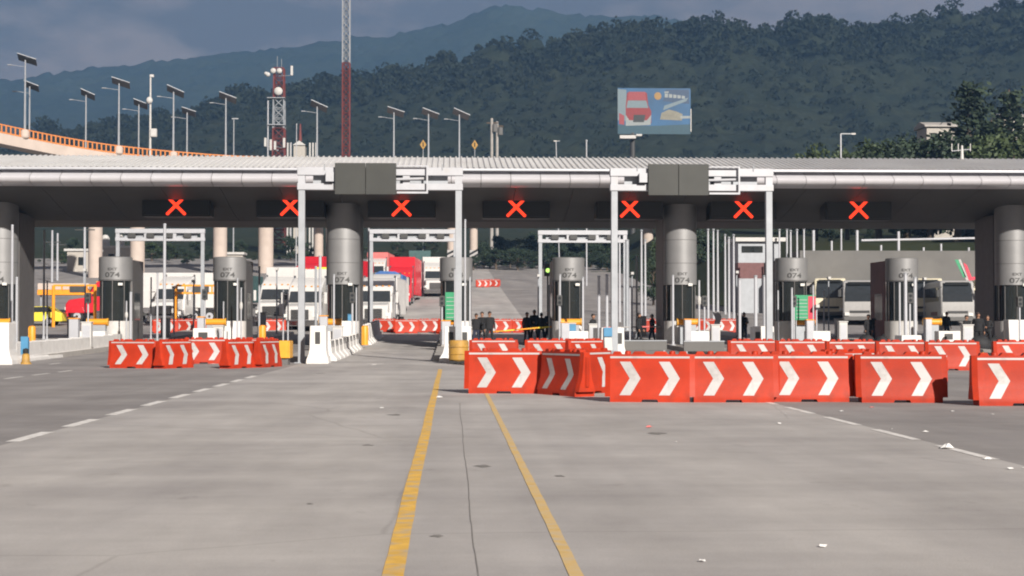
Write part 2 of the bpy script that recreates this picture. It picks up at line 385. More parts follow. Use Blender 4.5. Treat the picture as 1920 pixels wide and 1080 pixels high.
def crowns(n, seed, yr, rr_, size, leaves, name, m, zfun, xr, lab):
    r = np.random.default_rng(seed); X = r.uniform(*xr, n); Y = YR - r.random(n) ** 1.6 * yr
    Z = zfun(X, Y); rad = r.uniform(*rr_, n); c = np.stack([X, Y, Z + rad * .35], -1)
    d = r.normal(size=(n, leaves, 3)); d /= np.linalg.norm(d, axis=2, keepdims=True); d[..., 2] = np.abs(d[..., 2]) * 1.15 - .25
    P_ = c[:, None] + d * (rad[:, None] * r.uniform(.7, 1.05, (n, leaves)))[..., None]; P_ = P_.reshape(-1, 3)
    u = r.normal(size=P_.shape); u /= np.linalg.norm(u, axis=1, keepdims=True); w = np.cross(u, r.normal(size=P_.shape)); w /= np.linalg.norm(w, axis=1, keepdims=True)
    sz = r.uniform(*size, len(P_))[:, None]
    V_ = np.stack([P_ - u * sz, P_ + w * sz * .7, P_ + u * sz, P_ - w * sz * .7], 1).reshape(-1, 3); F_ = np.arange(len(V_)).reshape(-1, 4)
    o = np_obj(name, V_, F_, m, smooth=False); return tag(o, lab, 'forest', kind='stuff')
crowns(1300, 31, 70, (2.4, 5.4), (.7, 1.4), 46, 'forest', M['forest'], hill_z, (-560, 560), 'dense treetops along the ridge of the near hill')
crowns(5200, 32, 310, (1.5, 3.0), (.45, .95), 22, 'forest', M['forest'], hill_z, (-560, 560), 'dense forest covering the slope of the near hill')
far_px = [-1500, -600, 0, 60, 130, 240, 330, 420, 480, 540, 600, 650, 700, 760, 840, 880, 920, 950, 1000, 1040, 1100, 1200, 1400, 1800, 2600]
far_py = [260, 190, 164, 153, 143, 128, 118, 108, 100, 97, 84, 76, 75, 64, 48, 29, 14, 12, 18, 26, 31, 28, 60, 90, 160]
YF = 2400.
fx_w = np.array([(p - VPX) * YF / F_PX for p in far_px]); fz_w = np.array([CAM_H + (605 - p) * YF / F_PX for p in far_py])
def far_z(X, Y):
    zr = np.interp(X, fx_w, fz_w); t = np.clip((Y - 1500) / (YF - 1500), 0, 1); back = np.clip((Y - YF) / 400, 0, 1)
    z = 60 + (zr - 60) * t - back * 130
    z += (vnoise(X, Y, 260, 8) - .5) * 90 * t * (1 - t) * 2 + (vnoise(X, Y, 70, 9) - .5) * 20 * t * (1 - .75 * t)
    return z + domes(X, Y, 14., 7., 11., 2., 9., 11)
V, Fc = grid_mesh(np.arange(-1750, 1400, 8.), np.arange(1500, 2800, 10.), far_z)
tag(np_obj('mountain', V, Fc, M['forestf']), kind='structure')

# painted markings, joints and cracks: thin sheets on the pavement
def strip(name, pts, w, m, z=.004, wob=0):
    vs = []; fs = []
    for i, (x, y) in enumerate(pts):
        dx = random.uniform(-wob, wob); a = random.uniform(-wob, wob) * .5
        vs += [(x + dx - w / 2 + a, y, g(y) + z), (x + dx + w / 2 - a, y, g(y) + z)]
    fs = [(2 * i, 2 * i + 1, 2 * i + 3, 2 * i + 2) for i in range(len(pts) - 1)]
    mb = MB(); mb.add(vs, fs); return mb.build(name, m, pave)
strip('lane_line', [(-.35 - .004 * math.sin(y * .5), y) for y in np.arange(-6, 52, .5)], .130, M['lineY'], wob=.003)
strip('lane_line', [(.745, y) for y in np.arange(-6, 56, .5)], .085, M['lineY2'], wob=.003)
y = 3.0
while y < 46: strip('lane_dash', [(-5.52, y), (-5.52, y + .9), (-5.52, y + 1.8)], .19, M['lineW'], wob=.004); y += 2.9
y = 2.6
while y < 52: strip('lane_dash', [(5.95, y), (5.95, y + 1.0), (5.95, y + 2.0)], .13, M['lineW'], wob=.004); y += 2.95
y = 20.
while y < 50: strip('lane_dash', [(-11.9, y), (-11.9, y + .9), (-11.9, y + 1.8)], .13, M['lineW'], wob=.01); y += 2.9
pts = [(.155 + .006 * math.sin(q * .9) + random.uniform(-.003, .003), q) for q in np.arange(-4, 30, .3)]
strip('slab_joint', pts, .0075, M['grime'], z=.003, wob=.001)
for yy in (23.4, 32.9):
    mb = MB(); xs_ = np.arange(-30, 31, 1.); vs = []
    for x in xs_: vs += [(x, yy - .009, .0025), (x, yy + .009, .0025)]
    mb.add(vs, [(2 * i, 2 * i + 2, 2 * i + 3, 2 * i + 1) for i in range(len(xs_) - 1)]); mb.build('slab_joint', M['conc'], pave)
def arrow(x, y, s=1.):
    mb = MB(); zz = g(y) + .005
    mb.add([(x - .08, y, zz), (x + .08, y, zz), (x + .08, y + 1.6 * s, zz), (x - .08, y + 1.6 * s, zz), (x - .35, y + 1.6 * s, zz), (x + .35, y + 1.6 * s, zz), (x, y + 3.0 * s, zz)], [(0, 1, 2, 3), (4, 5, 6)])
    mb.build('lane_arrow', M['lineW'], pave)
arrow(-2.75, 56.5); arrow(-14.4, 58); arrow(-8.6, 58)
# dark tar blots
for px, py, w in ((740, 778, .22), (905, 874, .16), (690, 835, .12), (1232, 813, .22), (1050, 893, .09), (820, 1005, .08), (580, 945, .05), (600, 700, .25)):
    p = ground_at(px, py); mb = MB(); n = 13; w *= .62
    mb.add([(p.x + w * math.cos(a) * random.uniform(.45, 1.2), p.y + w * 1.6 * math.sin(a) * random.uniform(.35, 1.3), .0035) for a in [2 * math.pi * i / n for i in range(n)]], [tuple(range(n))])
    mb.build('tar_blot', M['grime'], pave)

# ------------------------------------------------------------------ islands
PITCHX, BX = 5.8, .25
IX = {k: BX + (i - 4) * PITCHX for i, k in enumerate('XYZABCDEFGH')}
ORD = dict(X='first', Y='second', Z='third', A='fourth', B='fifth', C='sixth', D='seventh', E='eighth', F='ninth', G='tenth', H='eleventh')
for k, x in IX.items():
    mb = MB(); yy = np.arange(61, 112, 3.)
    w = .95; prof = []
    vs = []
    for q in yy:
        z = g(q); vs += [(x - w, q, z - .1), (x - w + .03, q, z + .2), (x + w - .03, q, z + .2), (x + w, q, z - .1)]
    fs = []
    for i in range(len(yy) - 1):
        for j in range(3): fs.append((4 * i + j, 4 * i + j + 1, 4 * i + j + 5, 4 * i + j + 4))
    n = len(vs); fs += [(0, 3, 2, 1), (n - 4, n - 3, n - 2, n - 1)]
    mb.add(vs, fs); tag(mb.build('island', M['conc']), kind='structure')

# ------------------------------------------------------------------ canopy
CY = 78.0
canopy = thing('toll_canopy', 'long grey metal canopy over the toll lanes with ribbed pale roof', 'canopy', (0, 0, 0))
X0, X1 = -46.4, 46.4
# ribbed roof
mb = MB(); pit = .29; n = int((X1 - X0) / pit); vs = []
for i in range(n):
    x = X0 + i * pit
    for dx, dz in ((0, 0), (.20, 0), (.215, .07), (.275, .07)):
        for yy, zz in ((CY - .02, 9.0), (84.6, 10.24), (93.4, 7.75)): vs.append((x + dx, yy, zz + dz))
fs = []; m_ = n * 4
for i in range(m_ - 1):
    for j in range(2): fs.append((3 * i + j, 3 * i + 3 + j, 3 * i + 4 + j, 3 * i + 1 + j))
mb.add(vs, fs); mb.build('roof', M['roof'], canopy)
mb = MB(); mb.prism([(CY - .22, 8.90), (CY + .4, 8.90), (CY + .4, 9.02), (CY - .20, 9.02)], X0, X1); mb.build('gutter', M['steelw'], canopy, bev=.02)
# fascia panels
fprof = [(CY + .22, 8.885), (CY + .18, 8.82), (CY + .02, 8.70), (CY - .20, 8.60), (CY - .30, 8.50), (CY - .28, 8.38), (CY - .12, 8.28), (CY + .15, 8.21), (CY + .55, 8.15)]
inner = [(a + .06, b) for a, b in reversed(fprof)]
PW = 1.45; mb = MB(); mb.prism(fprof + inner, .012, PW - .012)
fp = mb.build('fascia_panel', M['fascia'], canopy, smooth=True, ang=50); fp.location = (X0, 0, 0)
for i in range(1, int((X1 - X0) / PW)):
    q = share(fp, canopy, (X0 + i * PW, random.uniform(-.006, .006), random.uniform(-.003, .003)))
mb = MB(); mb.box(X0, X1, CY + .50, CY + .54, 8.25, 8.88); mb.build('fascia_backing', M['dark'], canopy)
# soffit: long panels with joints
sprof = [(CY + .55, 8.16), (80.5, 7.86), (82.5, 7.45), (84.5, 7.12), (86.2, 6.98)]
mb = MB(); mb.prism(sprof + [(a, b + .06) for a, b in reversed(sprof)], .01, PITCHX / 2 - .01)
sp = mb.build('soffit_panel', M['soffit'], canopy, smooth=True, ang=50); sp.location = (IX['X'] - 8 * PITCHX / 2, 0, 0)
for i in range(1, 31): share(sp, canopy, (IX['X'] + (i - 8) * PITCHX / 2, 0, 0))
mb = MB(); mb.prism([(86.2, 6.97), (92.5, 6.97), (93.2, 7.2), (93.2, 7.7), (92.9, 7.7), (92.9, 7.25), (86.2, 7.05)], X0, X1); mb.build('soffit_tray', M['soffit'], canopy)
mb = MB(); mb.box(X0, X1, 93.22, 93.30, 7.02, 7.24); mb.build('rear_edge_trim', M['steel'], canopy)
for sx in (X0 - .05, X1 - .03):
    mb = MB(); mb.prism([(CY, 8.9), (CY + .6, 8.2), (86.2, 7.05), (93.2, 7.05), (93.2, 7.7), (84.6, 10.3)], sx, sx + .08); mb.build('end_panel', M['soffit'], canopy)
def text_mesh(txt, size, bold=.0):
    cu = bpy.data.curves.new('lettering', 'FONT'); cu.body = txt; cu.size = size; cu.align_x = 'CENTER'; cu.extrude = .004; cu.offset = bold
    o = bpy.data.objects.new('tmp', cu); COL.objects.link(o); dg = bpy.context.evaluated_depsgraph_get(); dg.update()
    me = bpy.data.meshes.new_from_object(o.evaluated_get(dg)); COL.objects.unlink(o); bpy.data.objects.remove(o); return me
def drum_text(txt, size, r, z, parent, m, bold=.008):
    me = text_mesh(txt, size, bold).copy(); me.materials.clear(); me.materials.append(m)
    for v in me.vertices:
        a = v.co.x * 1.5 / r; d = r + .006 + v.co.z; v.co = (d * math.sin(a), -d * math.cos(a), z + v.co.y)
    o = bpy.data.objects.new('lettering', me); COL.objects.link(o); o.parent = parent; return o
BY = 82.5; DR = .86
for k in 'XADG':
    x = IX[k]; zg = g(BY)
    mb = MB(); mb.lathe([(DR, 3.45), (DR, 7.6)], 28)
    c = mb.build('column', M['clad'], canopy, smooth=True, loc=(x, BY, 0))
    for zz in (4.55, 5.75): MB().lathe([(DR + .004, zz), (DR + .012, zz + .01), (DR + .004, zz + .02)], 28).build('panel_seam', M['pier'], c)
    mb = MB(); mb.lathe([(.05, 3.452), (DR - .01, 3.452)], 28); mb.build('column_base', M['dark'], c)
    drum_text('EXT', .19, DR, 3.94, c, M['dark'], .004); drum_text('074', .36, DR, 3.56, c, M['dark'], .006)
    mb = MB(); mb.box(x - DR + .02, x + DR - .02, BY + .35, BY + 3.3, zg - .1, 7.15); mb.build('pier', M['pier'], canopy)

# ------------------------------------------------------------------ lane signals
SIGX = [330, 544, 753, 968, 1181, 1394, 1610]
names = ['leftmost of the seven', 'second from the left, beside the left gantry post', 'third from the left, under the left gantry', 'middle one of the seven under the canopy',
         'fifth from the left, beside the right gantry post', 'sixth from the left, under the right gantry', 'rightmost of the seven']
for i, (px, nm) in enumerate(zip(SIGX, names)):
    SY = 81.3; p = at(px, 385 + (px - 330) * 7 / 1280, SY)
    s = thing('lane_signal', 'black lane signal, lit red X, ' + nm, 'lane signal', (p.x, SY, p.z), 0, 'red X lane signals under the canopy')
    MB().box(-1.72, 1.72, .06, 1.3, -.56, .62).build('housing', M['signbox'], s, bev=.03)
    MB().box(-1.62, 1.62, 0, .05, -.48, .54).build('display_face', M['signface'], s)
    mb = MB(); mb.box(-1.78, 1.78, -.28, .055, .63, .67); mb.build('hood', M['signbox'], s)
    for a in (1, -1):
        mb = MB()
        for q in np.linspace(-.42, .42, 9):
            mb.tube((q, -.006, q * a), (q, -.03, q * a), .085, .07, 8)
        mb.bar((-.46, -.004, -.46 * a), (.46, -.004, .46 * a), .008, .15)
        mb.build('red_cross_bar', M['redled'], s)
    for sx in (-1.2, 1.2): MB().tube((sx, .6, .6), (sx, .6, 1.2), .04).build('hanger', M['dark'], s)

# ------------------------------------------------------------------ gantries
def gantry(k0, k1, Y, H, label, board=True, depth=.84, pxb=None):
    x0, x1 = IX[k0], IX[k1]; zg = g(Y); x0 += .02; x1 += .02
    t = thing('gantry', label, 'gantry', (0, Y, zg), 0)
    for x in (x0, x1):
        p = MB().box(x - .12, x + .12, -.12, .12, 0, H - depth).build('post', M['steel'], t, bev=.015)
        MB().box(x - .24, x + .24, -.24, .24, 0, .03).build('base_plate', M['steel'], p)
    w = .30
    MB().box(x0 - .16, x1 + .16, -.16, .16, H - w, H).build('top_chord', M['steelw'], t, bev=.015)
    MB().box(x0 - .16, x1 + .16, -.16, .16, H - depth, H - depth + .24).build('bottom_chord', M['steelw'], t, bev=.015)
    n = 3
    for i in range(n + 1):
        x = x0 + (x1 - x0) * i / n; MB().box(x - .13, x + .13, -.12, .12, H - depth + .24, H - w).build('web_post', M['steelw'], t)
    MB().box(x0 + .4, x1 - .4, .17, .20, H - depth + .1, H - .1).build('rear_tray', M['steel'], t)
    if board:
        for j in range(2):
            xa = x0 + 1.24 + j * 1.135
            MB().box(xa, xa + 1.12, -.34, -.22, H - 1.02, H + .14).build('sign_panel', M['board'], t, bev=.01)
        xa = x0 + 1.24 + 2.28; f = .045
        for a in ((xa, xa + 1.15, H - .98, H - .98 + .07), (xa, xa + 1.15, H + .02, H + .06), (xa + 1.09, xa + 1.15, H - .91, H + .02)):
            MB().box(a[0], a[1], -.32, -.26, a[2], a[3]).build('empty_sign_frame', M['steelw'], t)
        MB().tube((xa - .02, -.24, H - .45), (xa + 1.0, -.24, H - .42), .05).build('conduit', M['steelw'], t)
        MB().box(x0 + .9, x0 + 1.2, -.36, -.2, H - .55, H - .2).build('control_box', M['steelw'], t, bev=.01)
        for xx in (x0 + .85, x0 + 5.2): MB().tube((xx, -.17, H - .1), (xx, -.17, H + .12), .02).build('lug', M['steel'], t)
    else:
        for xx in np.linspace(x0 + 1, x1 - 1, 4): MB().box(xx - .25, xx + .25, -.3, -.17, H - .62, H - .3).build('scanner', M['dark'], t)
    return t
GY = 59.4
gantry('A', 'B', GY, 7.24, 'pale steel portal gantry carrying a dark grey panel over the middle lane')
gantry('C', 'D', GY, 7.24, 'pale steel portal gantry carrying a dark grey panel, right of the middle lanes')
gantry('X', 'Y', 111, 7.1, 'white steel exit gantry seen behind the second booth from the left', board=False)
gantry('A', 'B', 111, 7.1, 'white steel exit gantry above the queue of trucks', board=False)
gantry('C', 'D', 109, 7.0, 'white steel exit gantry behind the sixth booth from the left', board=False)

# ------------------------------------------------------------------ booths
TINT = {'F': 'maroon'}
def booth(k):
    x = IX[k]; zg = g(BY) + .2; col = k in 'XADG'
    t = thing('toll_booth', '%s toll booth with dark rounded glass, %s from the left%s' % ('low grey' if col else 'grey', ORD[k], ', under a canopy column' if col else ''), 'toll booth', (x, BY, zg), 0, 'toll booths under the canopy')
    zt = 3.2
    A0, A1 = math.pi, 2 * math.pi
    mb = MB(); mb.lathe([(.80, 0), (.80, 1.15)], 14, (0, 0), A0, A1); mb.box(-.80, .80, 0, .4, 0, 1.15); mb.build('base', M['wconc'] if k in 'ZACDB' else M['white'], t, smooth=True)
    mb = MB(); mb.lathe([(.76, 1.16), (.76, zt)], 14, (0, 0), A0, A1); mb.box(-.76, .76, .0, .4, 1.16, zt); mb.build('glass', M['glass'], t, smooth=True)
    for a in (math.pi * 1.0, math.pi * 1.5, math.pi * 1.98, math.pi * 1.25, math.pi * 1.75):
        MB().tube((.78 * math.cos(a), .78 * math.sin(a), 1.16), (.78 * math.cos(a), .78 * math.sin(a), zt), .025, n=6).build('mullion', M['pier'], t)
    if not col:
        mb = MB(); mb.lathe([(.05, zt), (.84, zt), (.84, 4.38), (.78, 4.42), (.05, 4.43)], 24); d = mb.build('drum', M['clad'], t, smooth=True)
        MB().lathe([(.845, 3.22), (.855, 3.24), (.845, 3.26)], 24).build('drum_trim', M['pier'], d)
        drum_text('EXT', .18, .84, 3.72, d, M['dark'], .004); drum_text('074', .34, .84, 3.38, d, M['dark'], .006)
        MB().box(-.78, .78, .42, 3.3, 0, 4.3).build('cabin', M['maroon' if k == 'F' else 'pier'], t, bev=.02)
        w = MB().box(-.785, .785, .9, 2.4, 1.2, 2.6).build('side_window', M['glass'], t)
    MB().box(.30, .52, -.86, -.72, 2.95, 3.08).build('lamp', M['lamp'], t, bev=.01)
    return t
for k in 'XYZABCDEFG': booth(k)

# booth forecourt: equipment cabinet with orange bumper, white plinth, poles
def bumper(k, dx=-.55, Y=80.9, w=1.1, label=''):
    x = IX[k] + dx; zg = g(Y) + .2
    t = thing('crash_bumper', label, 'bumper', (x, Y, zg), 0, 'orange crash bumpers in front of the booths')
    mb = MB(); mb.tube((-w / 2, 0, 1.12), (w / 2, 0, 1.12), .17, n=14); mb.build('roller', M['yorange'], t, smooth=True)
    for sx in (-w / 2, w / 2): MB().tube((sx - .03, 0, 1.12), (sx + .03, 0, 1.12), .20, n=14).build('end_cap', M['yellow'], t, smooth=True)
    MB().box(-w / 2 + .1, w / 2 - .1, -.08, .3, 0, .98).build('frame', M['steel'], t)
def plinth(k, dx, Y, w, h, label, slot=False):
    x = IX[k] + dx; zg = g(Y) + .19
    t = thing('concrete_plinth', label, 'plinth', (x, Y, zg), 0, 'white concrete plinths on the islands')
    MB().prism([(-.35, 0), (.45, 0), (.45, h), (-.28, h)], -w / 2, w / 2).build('block', M['wconc'], t, bev=.03)
    if slot: MB().box(-.28, .12, -.345, -.30, h * .42, h * .82).build('meter_window', M['dark'], t, bev=.01)
for k, dx, w in (('X', .35, 1.1), ('Y', -.55, 1.0), ('Z', -.5, 1.05), ('A', -.55, 1.1), ('B', -.35, .7), ('C', .0, 1.05), ('D', .15, 1.05), ('E', .35, 1.1), ('F', 1.1, .85)):
    bumper(k, dx, 80.9, w, 'horizontal orange crash bumper at the foot of the %s booth from the left' % ORD[k])
    plinth(k, dx + .12, 78.6, 1.6 if k in 'YZ' else 1.15, .72, 'low white concrete plinth in front of the %s booth from the left' % ORD[k], slot=k in 'FX')
plinth('Z', -4.35 + PITCHX - .9, 71, 1.05, .98, 'white cabinet plinth with dark window right of the second booth', True)
plinth('C', .75, 70.5, 1.0, 1.0, 'white concrete plinth right of the sixth island gantry post')
plinth('G', -.55, 80.5, .9, 1.25, 'tall white plinth at the foot of the rightmost column')

# island noses: white concrete bull-nose, crash cushions
def nose(k, Y, w, h, label, dx=0, slots=1):
    x = IX[k] + dx; zg = g(Y)
    t = thing('island_nose', label, 'bollard block', (x, Y, zg), 0, 'white concrete island noses')
    mb = MB()
    secs = [(0, 1.25, .62), (.16, 1.2, .60), (.34, 1.0, .5), (.55, .9, .45), (h, .86, .42)]
    vs = []
    for z, a, b in secs: vs += [(-w / 2 * a, -b, z), (w / 2 * a, -b, z), (w / 2 * a, .55, z), (-w / 2 * a, .55, z)]
    fs = [(0, 3, 2, 1)] + [tuple(range(len(vs) - 4, len(vs)))]
    for i in range(len(secs) - 1):
        for j in range(4): fs.append((4 * i + j, 4 * i + (j + 1) % 4, 4 * i + 4 + (j + 1) % 4, 4 * i + 4 + j))
    mb.add(vs, fs); mb.build('block', M['wconc'], t, bev=.03)
    for q in ((.0,) if slots == 1 else (-.26, .26)):
        MB().box(q - .09, q + .09, -.455, -.40, h * .52, h * .84).build('recess', M['dark'], t)
nose('A', 58.6, .66, 1.38, 'white concrete island nose between the left gantry post and yellow cushion', dx=.72)
nose('B', 60.3, 1.15, 1.35, 'white concrete island nose behind the ochre drum in the middle', slots=2)
nose('Y', 57.6, .95, 1.5, 'tall white concrete island nose at the left edge of the picture', dx=1.12, slots=1)
nose('C', 61.2, 1.0, 1.3, 'white concrete island nose at the foot of the right gantry left post', dx=.1, slots=2)
nose('D', 60.6, .85, 1.35, 'white concrete island nose at the foot of the right gantry right post', slots=2)
nose('E', 61.2, .9, 1.0, 'white concrete island nose behind the second barrier row, eighth island')
t = thing('crash_cushion', 'yellow box crash cushion on dark legs beside the left barriers', 'crash cushion', (IX['A'] - .52, 57.2, 0))
MB().box(-.52, .30, -.3, .9, .24, .86).build('box', M['yellow'], t, bev=.03)
MB().box(.302, .36, -.28, .88, .25, .85).build('end_plate', M['yellow'], t)
for sx in (-.35, .15): MB().box(sx - .1, sx + .14, -.2, .5, 0, .24).build('foot', M['pier'], t)
t = thing('crash_drum', 'ochre yellow crash drum at the middle island nose', 'drum', (IX['B'] + .02, 58.1, 0))
MB().lathe([(.30, .10), (.36, .16), (.36, .80), (.33, .86), (.05, .87)], 20).build('barrel', M['ochre'], t, smooth=True)
for zz in (.34, .6): MB().lathe([(.362, zz), (.38, zz + .02), (.362, zz + .04)], 20).build('hoop', M['ochre'], t, smooth=True)
MB().box(-.34, .34, -.3, .3, 0, .12).build('skid', M['black'], t)
t = thing('crash_cushion', 'grey and blue wedge-shaped guard at the sixth island nose beside the tall poles', 'crash cushion', (IX['C'] - .38, 57.5, 0))
MB().prism([(-.4, 0), (.8, 0), (.8, 1.3), (.45, 1.3), (-.1, .35)], -.14, .14).build('wedge', M['white'], t, bev=.02)
MB().prism([(-.9, 0), (-.2, 0), (.0, .5), (-.15, .5)], -.2, .2).build('shoe', M['steel'], t, bev=.02)
MB().box(-.15, .15, .2, .45, 1.0, 1.32).build('blue_band', M['blue'], t)
t = thing('striped_post', 'blue and dark hazard post beside the left edge nose', 'post', (IX['Y'] + 1.74, 58.4, 0))
MB().prism([(-.06, .35), (.14, .35), (.14, .95), (-.06, 1.0)], -.1, .16).build('panel', M['blue'], t); MB().lathe([(.02, .42), (.13, .36), (.15, .1), (.22, 0)], 12, (.1, -.1)).build('foot', M['ochre'], t, smooth=True)
MB().lathe([(.02, .58), (.10, .55), (.1, .4)], 12, (.1, -.1)).build('cap', M['black'], t)

# low white wall along the second island and jersey units along the fourth
mb = MB(); vs = []
yy = np.arange(60.5, 84, 2.35)
t = thing('lane_wall', 'long low white concrete wall running back to the second booth from the left', 'wall', (0, 0, 0))
for i, q in enumerate(yy[:-1]):
    z = g(q); x = IX['Y'] + .95 - .02 * (q - 60)
    mb = MB(); mb.prism([(x - .75, z), (x + .12, z), (x + .10, z + .12), (x, z + .22), (x - .03, z + .74), (x - .6, z + .74)], q + .01, q + 2.34, 'y'); mb.build('wall_unit', M['wconc'], t, bev=.02)
for i, q in enumerate(np.arange(61.6, 80, 2.3)):
    z = g(q); o = thing('jersey_barrier', 'white jersey barrier unit number %s back from the left gantry, beside the fourth booth' % ['one', 'two', 'three', 'four', 'five', 'six', 'seven', 'eight', 'nine'][i], 'barrier', (IX['A'] + .88, q, z), 0, 'white jersey units along the fourth island')
    mb = MB(); mb.prism([(-.36, 0), (.30, 0), (.28, .10), (.10, .30), (.05, .80), (-.15, .80), (-.2, .3), (-.36, .1)], 0, 1.95, 'y'); mb.build('unit', M['wconc'], o, bev=.03)
    for j in range(4): MB().prism([(.075, .54), (.062, .79), (.066, .79), (.08, .54)], .2 + j * .45, .36 + j * .45, 'y').build('black_stripe', M['dark'], o)
# the matching units on the exit side flank
for i, q in enumerate(np.arange(86, 100, 2.3)):
    z = g(q); o = thing('jersey_barrier', 'white jersey barrier on the exit side, %s behind the fourth booth' % ['first', 'second', 'third', 'fourth', 'fifth', 'sixth', 'seventh'][i], 'barrier', (IX['A'] + .95, q, z), 0, 'white jersey units on the exit side')
    mb = MB(); mb.prism([(-.36, 0), (.36, 0), (.30, .10), (.12, .32), (.06, 1.1), (-.15, 1.1), (-.2, .3), (-.36, .1)], 0, 1.9, 'y'); mb.build('unit', M['wconc'], o, bev=.03)

# orange bollards
for px, Y, lab in ((60, 80.5, 'orange ribbed bollard at the foot of the leftmost column'), (684, 81.5, 'orange bollard at the right foot of the fourth booth'), (492, 82.5, 'orange bollard right of the third booth'), (1697, 82, 'orange bollard right of the ninth booth')):
    x = atx(px, Y); t = thing('bollard', lab, 'bollard', (x, Y, g(Y) + .15), 0, 'orange bollards beside booths')
    MB().lathe([(.02, 1.0), (.15, .97), (.18, .9), (.18, 0)], 14).build('sleeve', M['yorange'], t, smooth=True)
    for a in range(4): MB().tube((.18 * math.cos(a * 1.57 - .8), .18 * math.sin(a * 1.57 - .8), 0), (.18 * math.cos(a * 1.57 - .8), .18 * math.sin(a * 1.57 - .8), .92), .022, n=6).build('rib', M['yellow'], t)

# ------------------------------------------------------------------ slim poles
def pole(px, ytop, Y, w, label, m='steelw', head=None, ybot=None):
    x = atx(px, Y); zb = g(Y) + (.19 if 61 < Y < 111 else 0); zt = atz(ytop, Y, px); r = w * Y / F_PX / 2
    t = thing('sensor_pole', label, 'pole', (x, Y, zb), 0, 'slim poles on the toll islands')
    MB().tube((0, 0, 0), (0, 0, zt - zb), r, r * .9, 8).build('shaft', M[m], t, smooth=True)
    MB().lathe([(r * 2.6, 0), (r * 2.6, .03), (r * 1.3, .05), (r * 1.2, .2)], 10).build('foot', M[m], t, smooth=True)
    MB().lathe([(r * 1.15, zt - zb - .03), (r * 1.0, zt - zb + .01), (.005, zt - zb + .03)], 8).build('cap', M['steel'], t, smooth=True)
    if head == 'cam':
        MB().box(-.09, .09, -.3, .1, zt - zb - .05, zt - zb + .11).build('camera_head', M['white'], t, bev=.01)
    if head == 'bulge':
        MB().lathe([(r, (zt - zb) * .62), (r * 1.9, (zt - zb) * .66), (r * 1.9, (zt - zb) * .72), (r, (zt - zb) * .76)], 8).build('sensor', M['white'], t, smooth=True)
P = [(22, 422, 72, 5, 'tall slim white pole in front of the leftmost column'), (31, 520, 70, 5, 'short slim white pole in front of the leftmost booth'),
     (82, 432, 90, 4, 'slim white pole along the right side of the leftmost column'), (308, 420, 66, 6, 'tall slim white pole between second booth and left barriers'),
     (295, 512, 80, 4, 'grey short pole just left of the tall white pole'), (245, 548, 71, 5, 'grey pole in front of the second booth from the left'),
     (237, 565, 80, 3, 'stub white sensor pole beside the second booth', 'steelw', 'bulge'), (445, 522, 79, 3.5, 'thin white pole left one of two before the third booth'),
     (452, 540, 80, 3, 'thin white pole right one of two before the third booth', 'steelw', 'bulge'), (419, 566, 81, 2.5, 'thin stub pole at the orange bumper of the third booth'),
     (363, 528, 100, 3, 'thin grey pole between second and third booths', 'steelw', 'cam'), (486, 500, 87, 4, 'grey pole hard right of the third booth'),
     (531, 545, 68, 3, 'thin white pole left of the left gantry post, leftmost of two'), (540, 548, 68, 3, 'thin white pole left of the left gantry post, rightmost of two'),
     (592, 500, 74, 5, 'grey pole just right of the left gantry post', 'steel'), (600, 480, 77, 6, 'pale thick pole right of the left gantry post'),
     (626, 515, 78, 4, 'white pole left of the fourth booth'), (668, 540, 79, 3, 'thin white pole right of the fourth booth glass'),
     (691, 428, 95, 3.5, 'slim white pole along the right side of the left large column'), (872, 412, 64, 4, 'tall slim pole just right of the middle gantry post'),
     (853, 505, 74, 4, 'short white pole left of the middle gantry post'), (881, 520, 80, 4, 'short white pole right of the middle gantry post'),
     (1030, 535, 84, 3.5, 'thin pole right of the standing group'), (1050, 515, 79, 4, 'white pole left of the sixth booth'), (1093, 520, 79, 4.5, 'white pole right of the sixth booth'),
     (1123, 518, 66, 6, 'pale pole left of the right gantry, leftmost of two'), (1138, 515, 66, 6, 'pale pole left of the right gantry, rightmost of two'),
     (1176, 450, 108, 8, 'thick pale pole right of the right gantry left post', 'steel'), (1194, 480, 92, 4, 'thin white pole with tilted bar right of the gantry post'),
     (1181, 540, 80, 3, 'short thin white pole left of the seventh booth'), (1262, 516, 79, 4.5, 'white pole left side of the seventh booth'), (1311, 526, 79, 4, 'white pole right side of the seventh booth', 'steelw', 'bulge'),
     (1387, 523, 70, 6, 'short white pole left of the right gantry right post'), (1417, 517, 68, 7, 'thick short white pole second left of the right gantry right post'),
     (1434, 517, 66, 8, 'thick short white pole touching the right gantry right post'), (1459, 545, 80, 3, 'thin pale pole right of the right gantry right post'),
     (1485, 540, 78, 4, 'pale pole before the eighth booth'), (1525, 535, 79, 3, 'thin pole right of the green and red board'), (1531, 575, 80, 3, 'stub pole right of the green and red board', 'steelw', 'cam'),
     (1687, 530, 80, 4, 'thin white and orange pole right of the ninth booth'), (1698, 512, 68, 7, 'thick white pole, left one of the pair before the ninth booth'),
     (1716, 520, 68, 7, 'thick white pole, right one of the pair before the ninth booth'), (1545, 545, 100, 3, 'thin grey pole behind the green and red board')]
for p in P: pole(*p[:5], *p[5:])

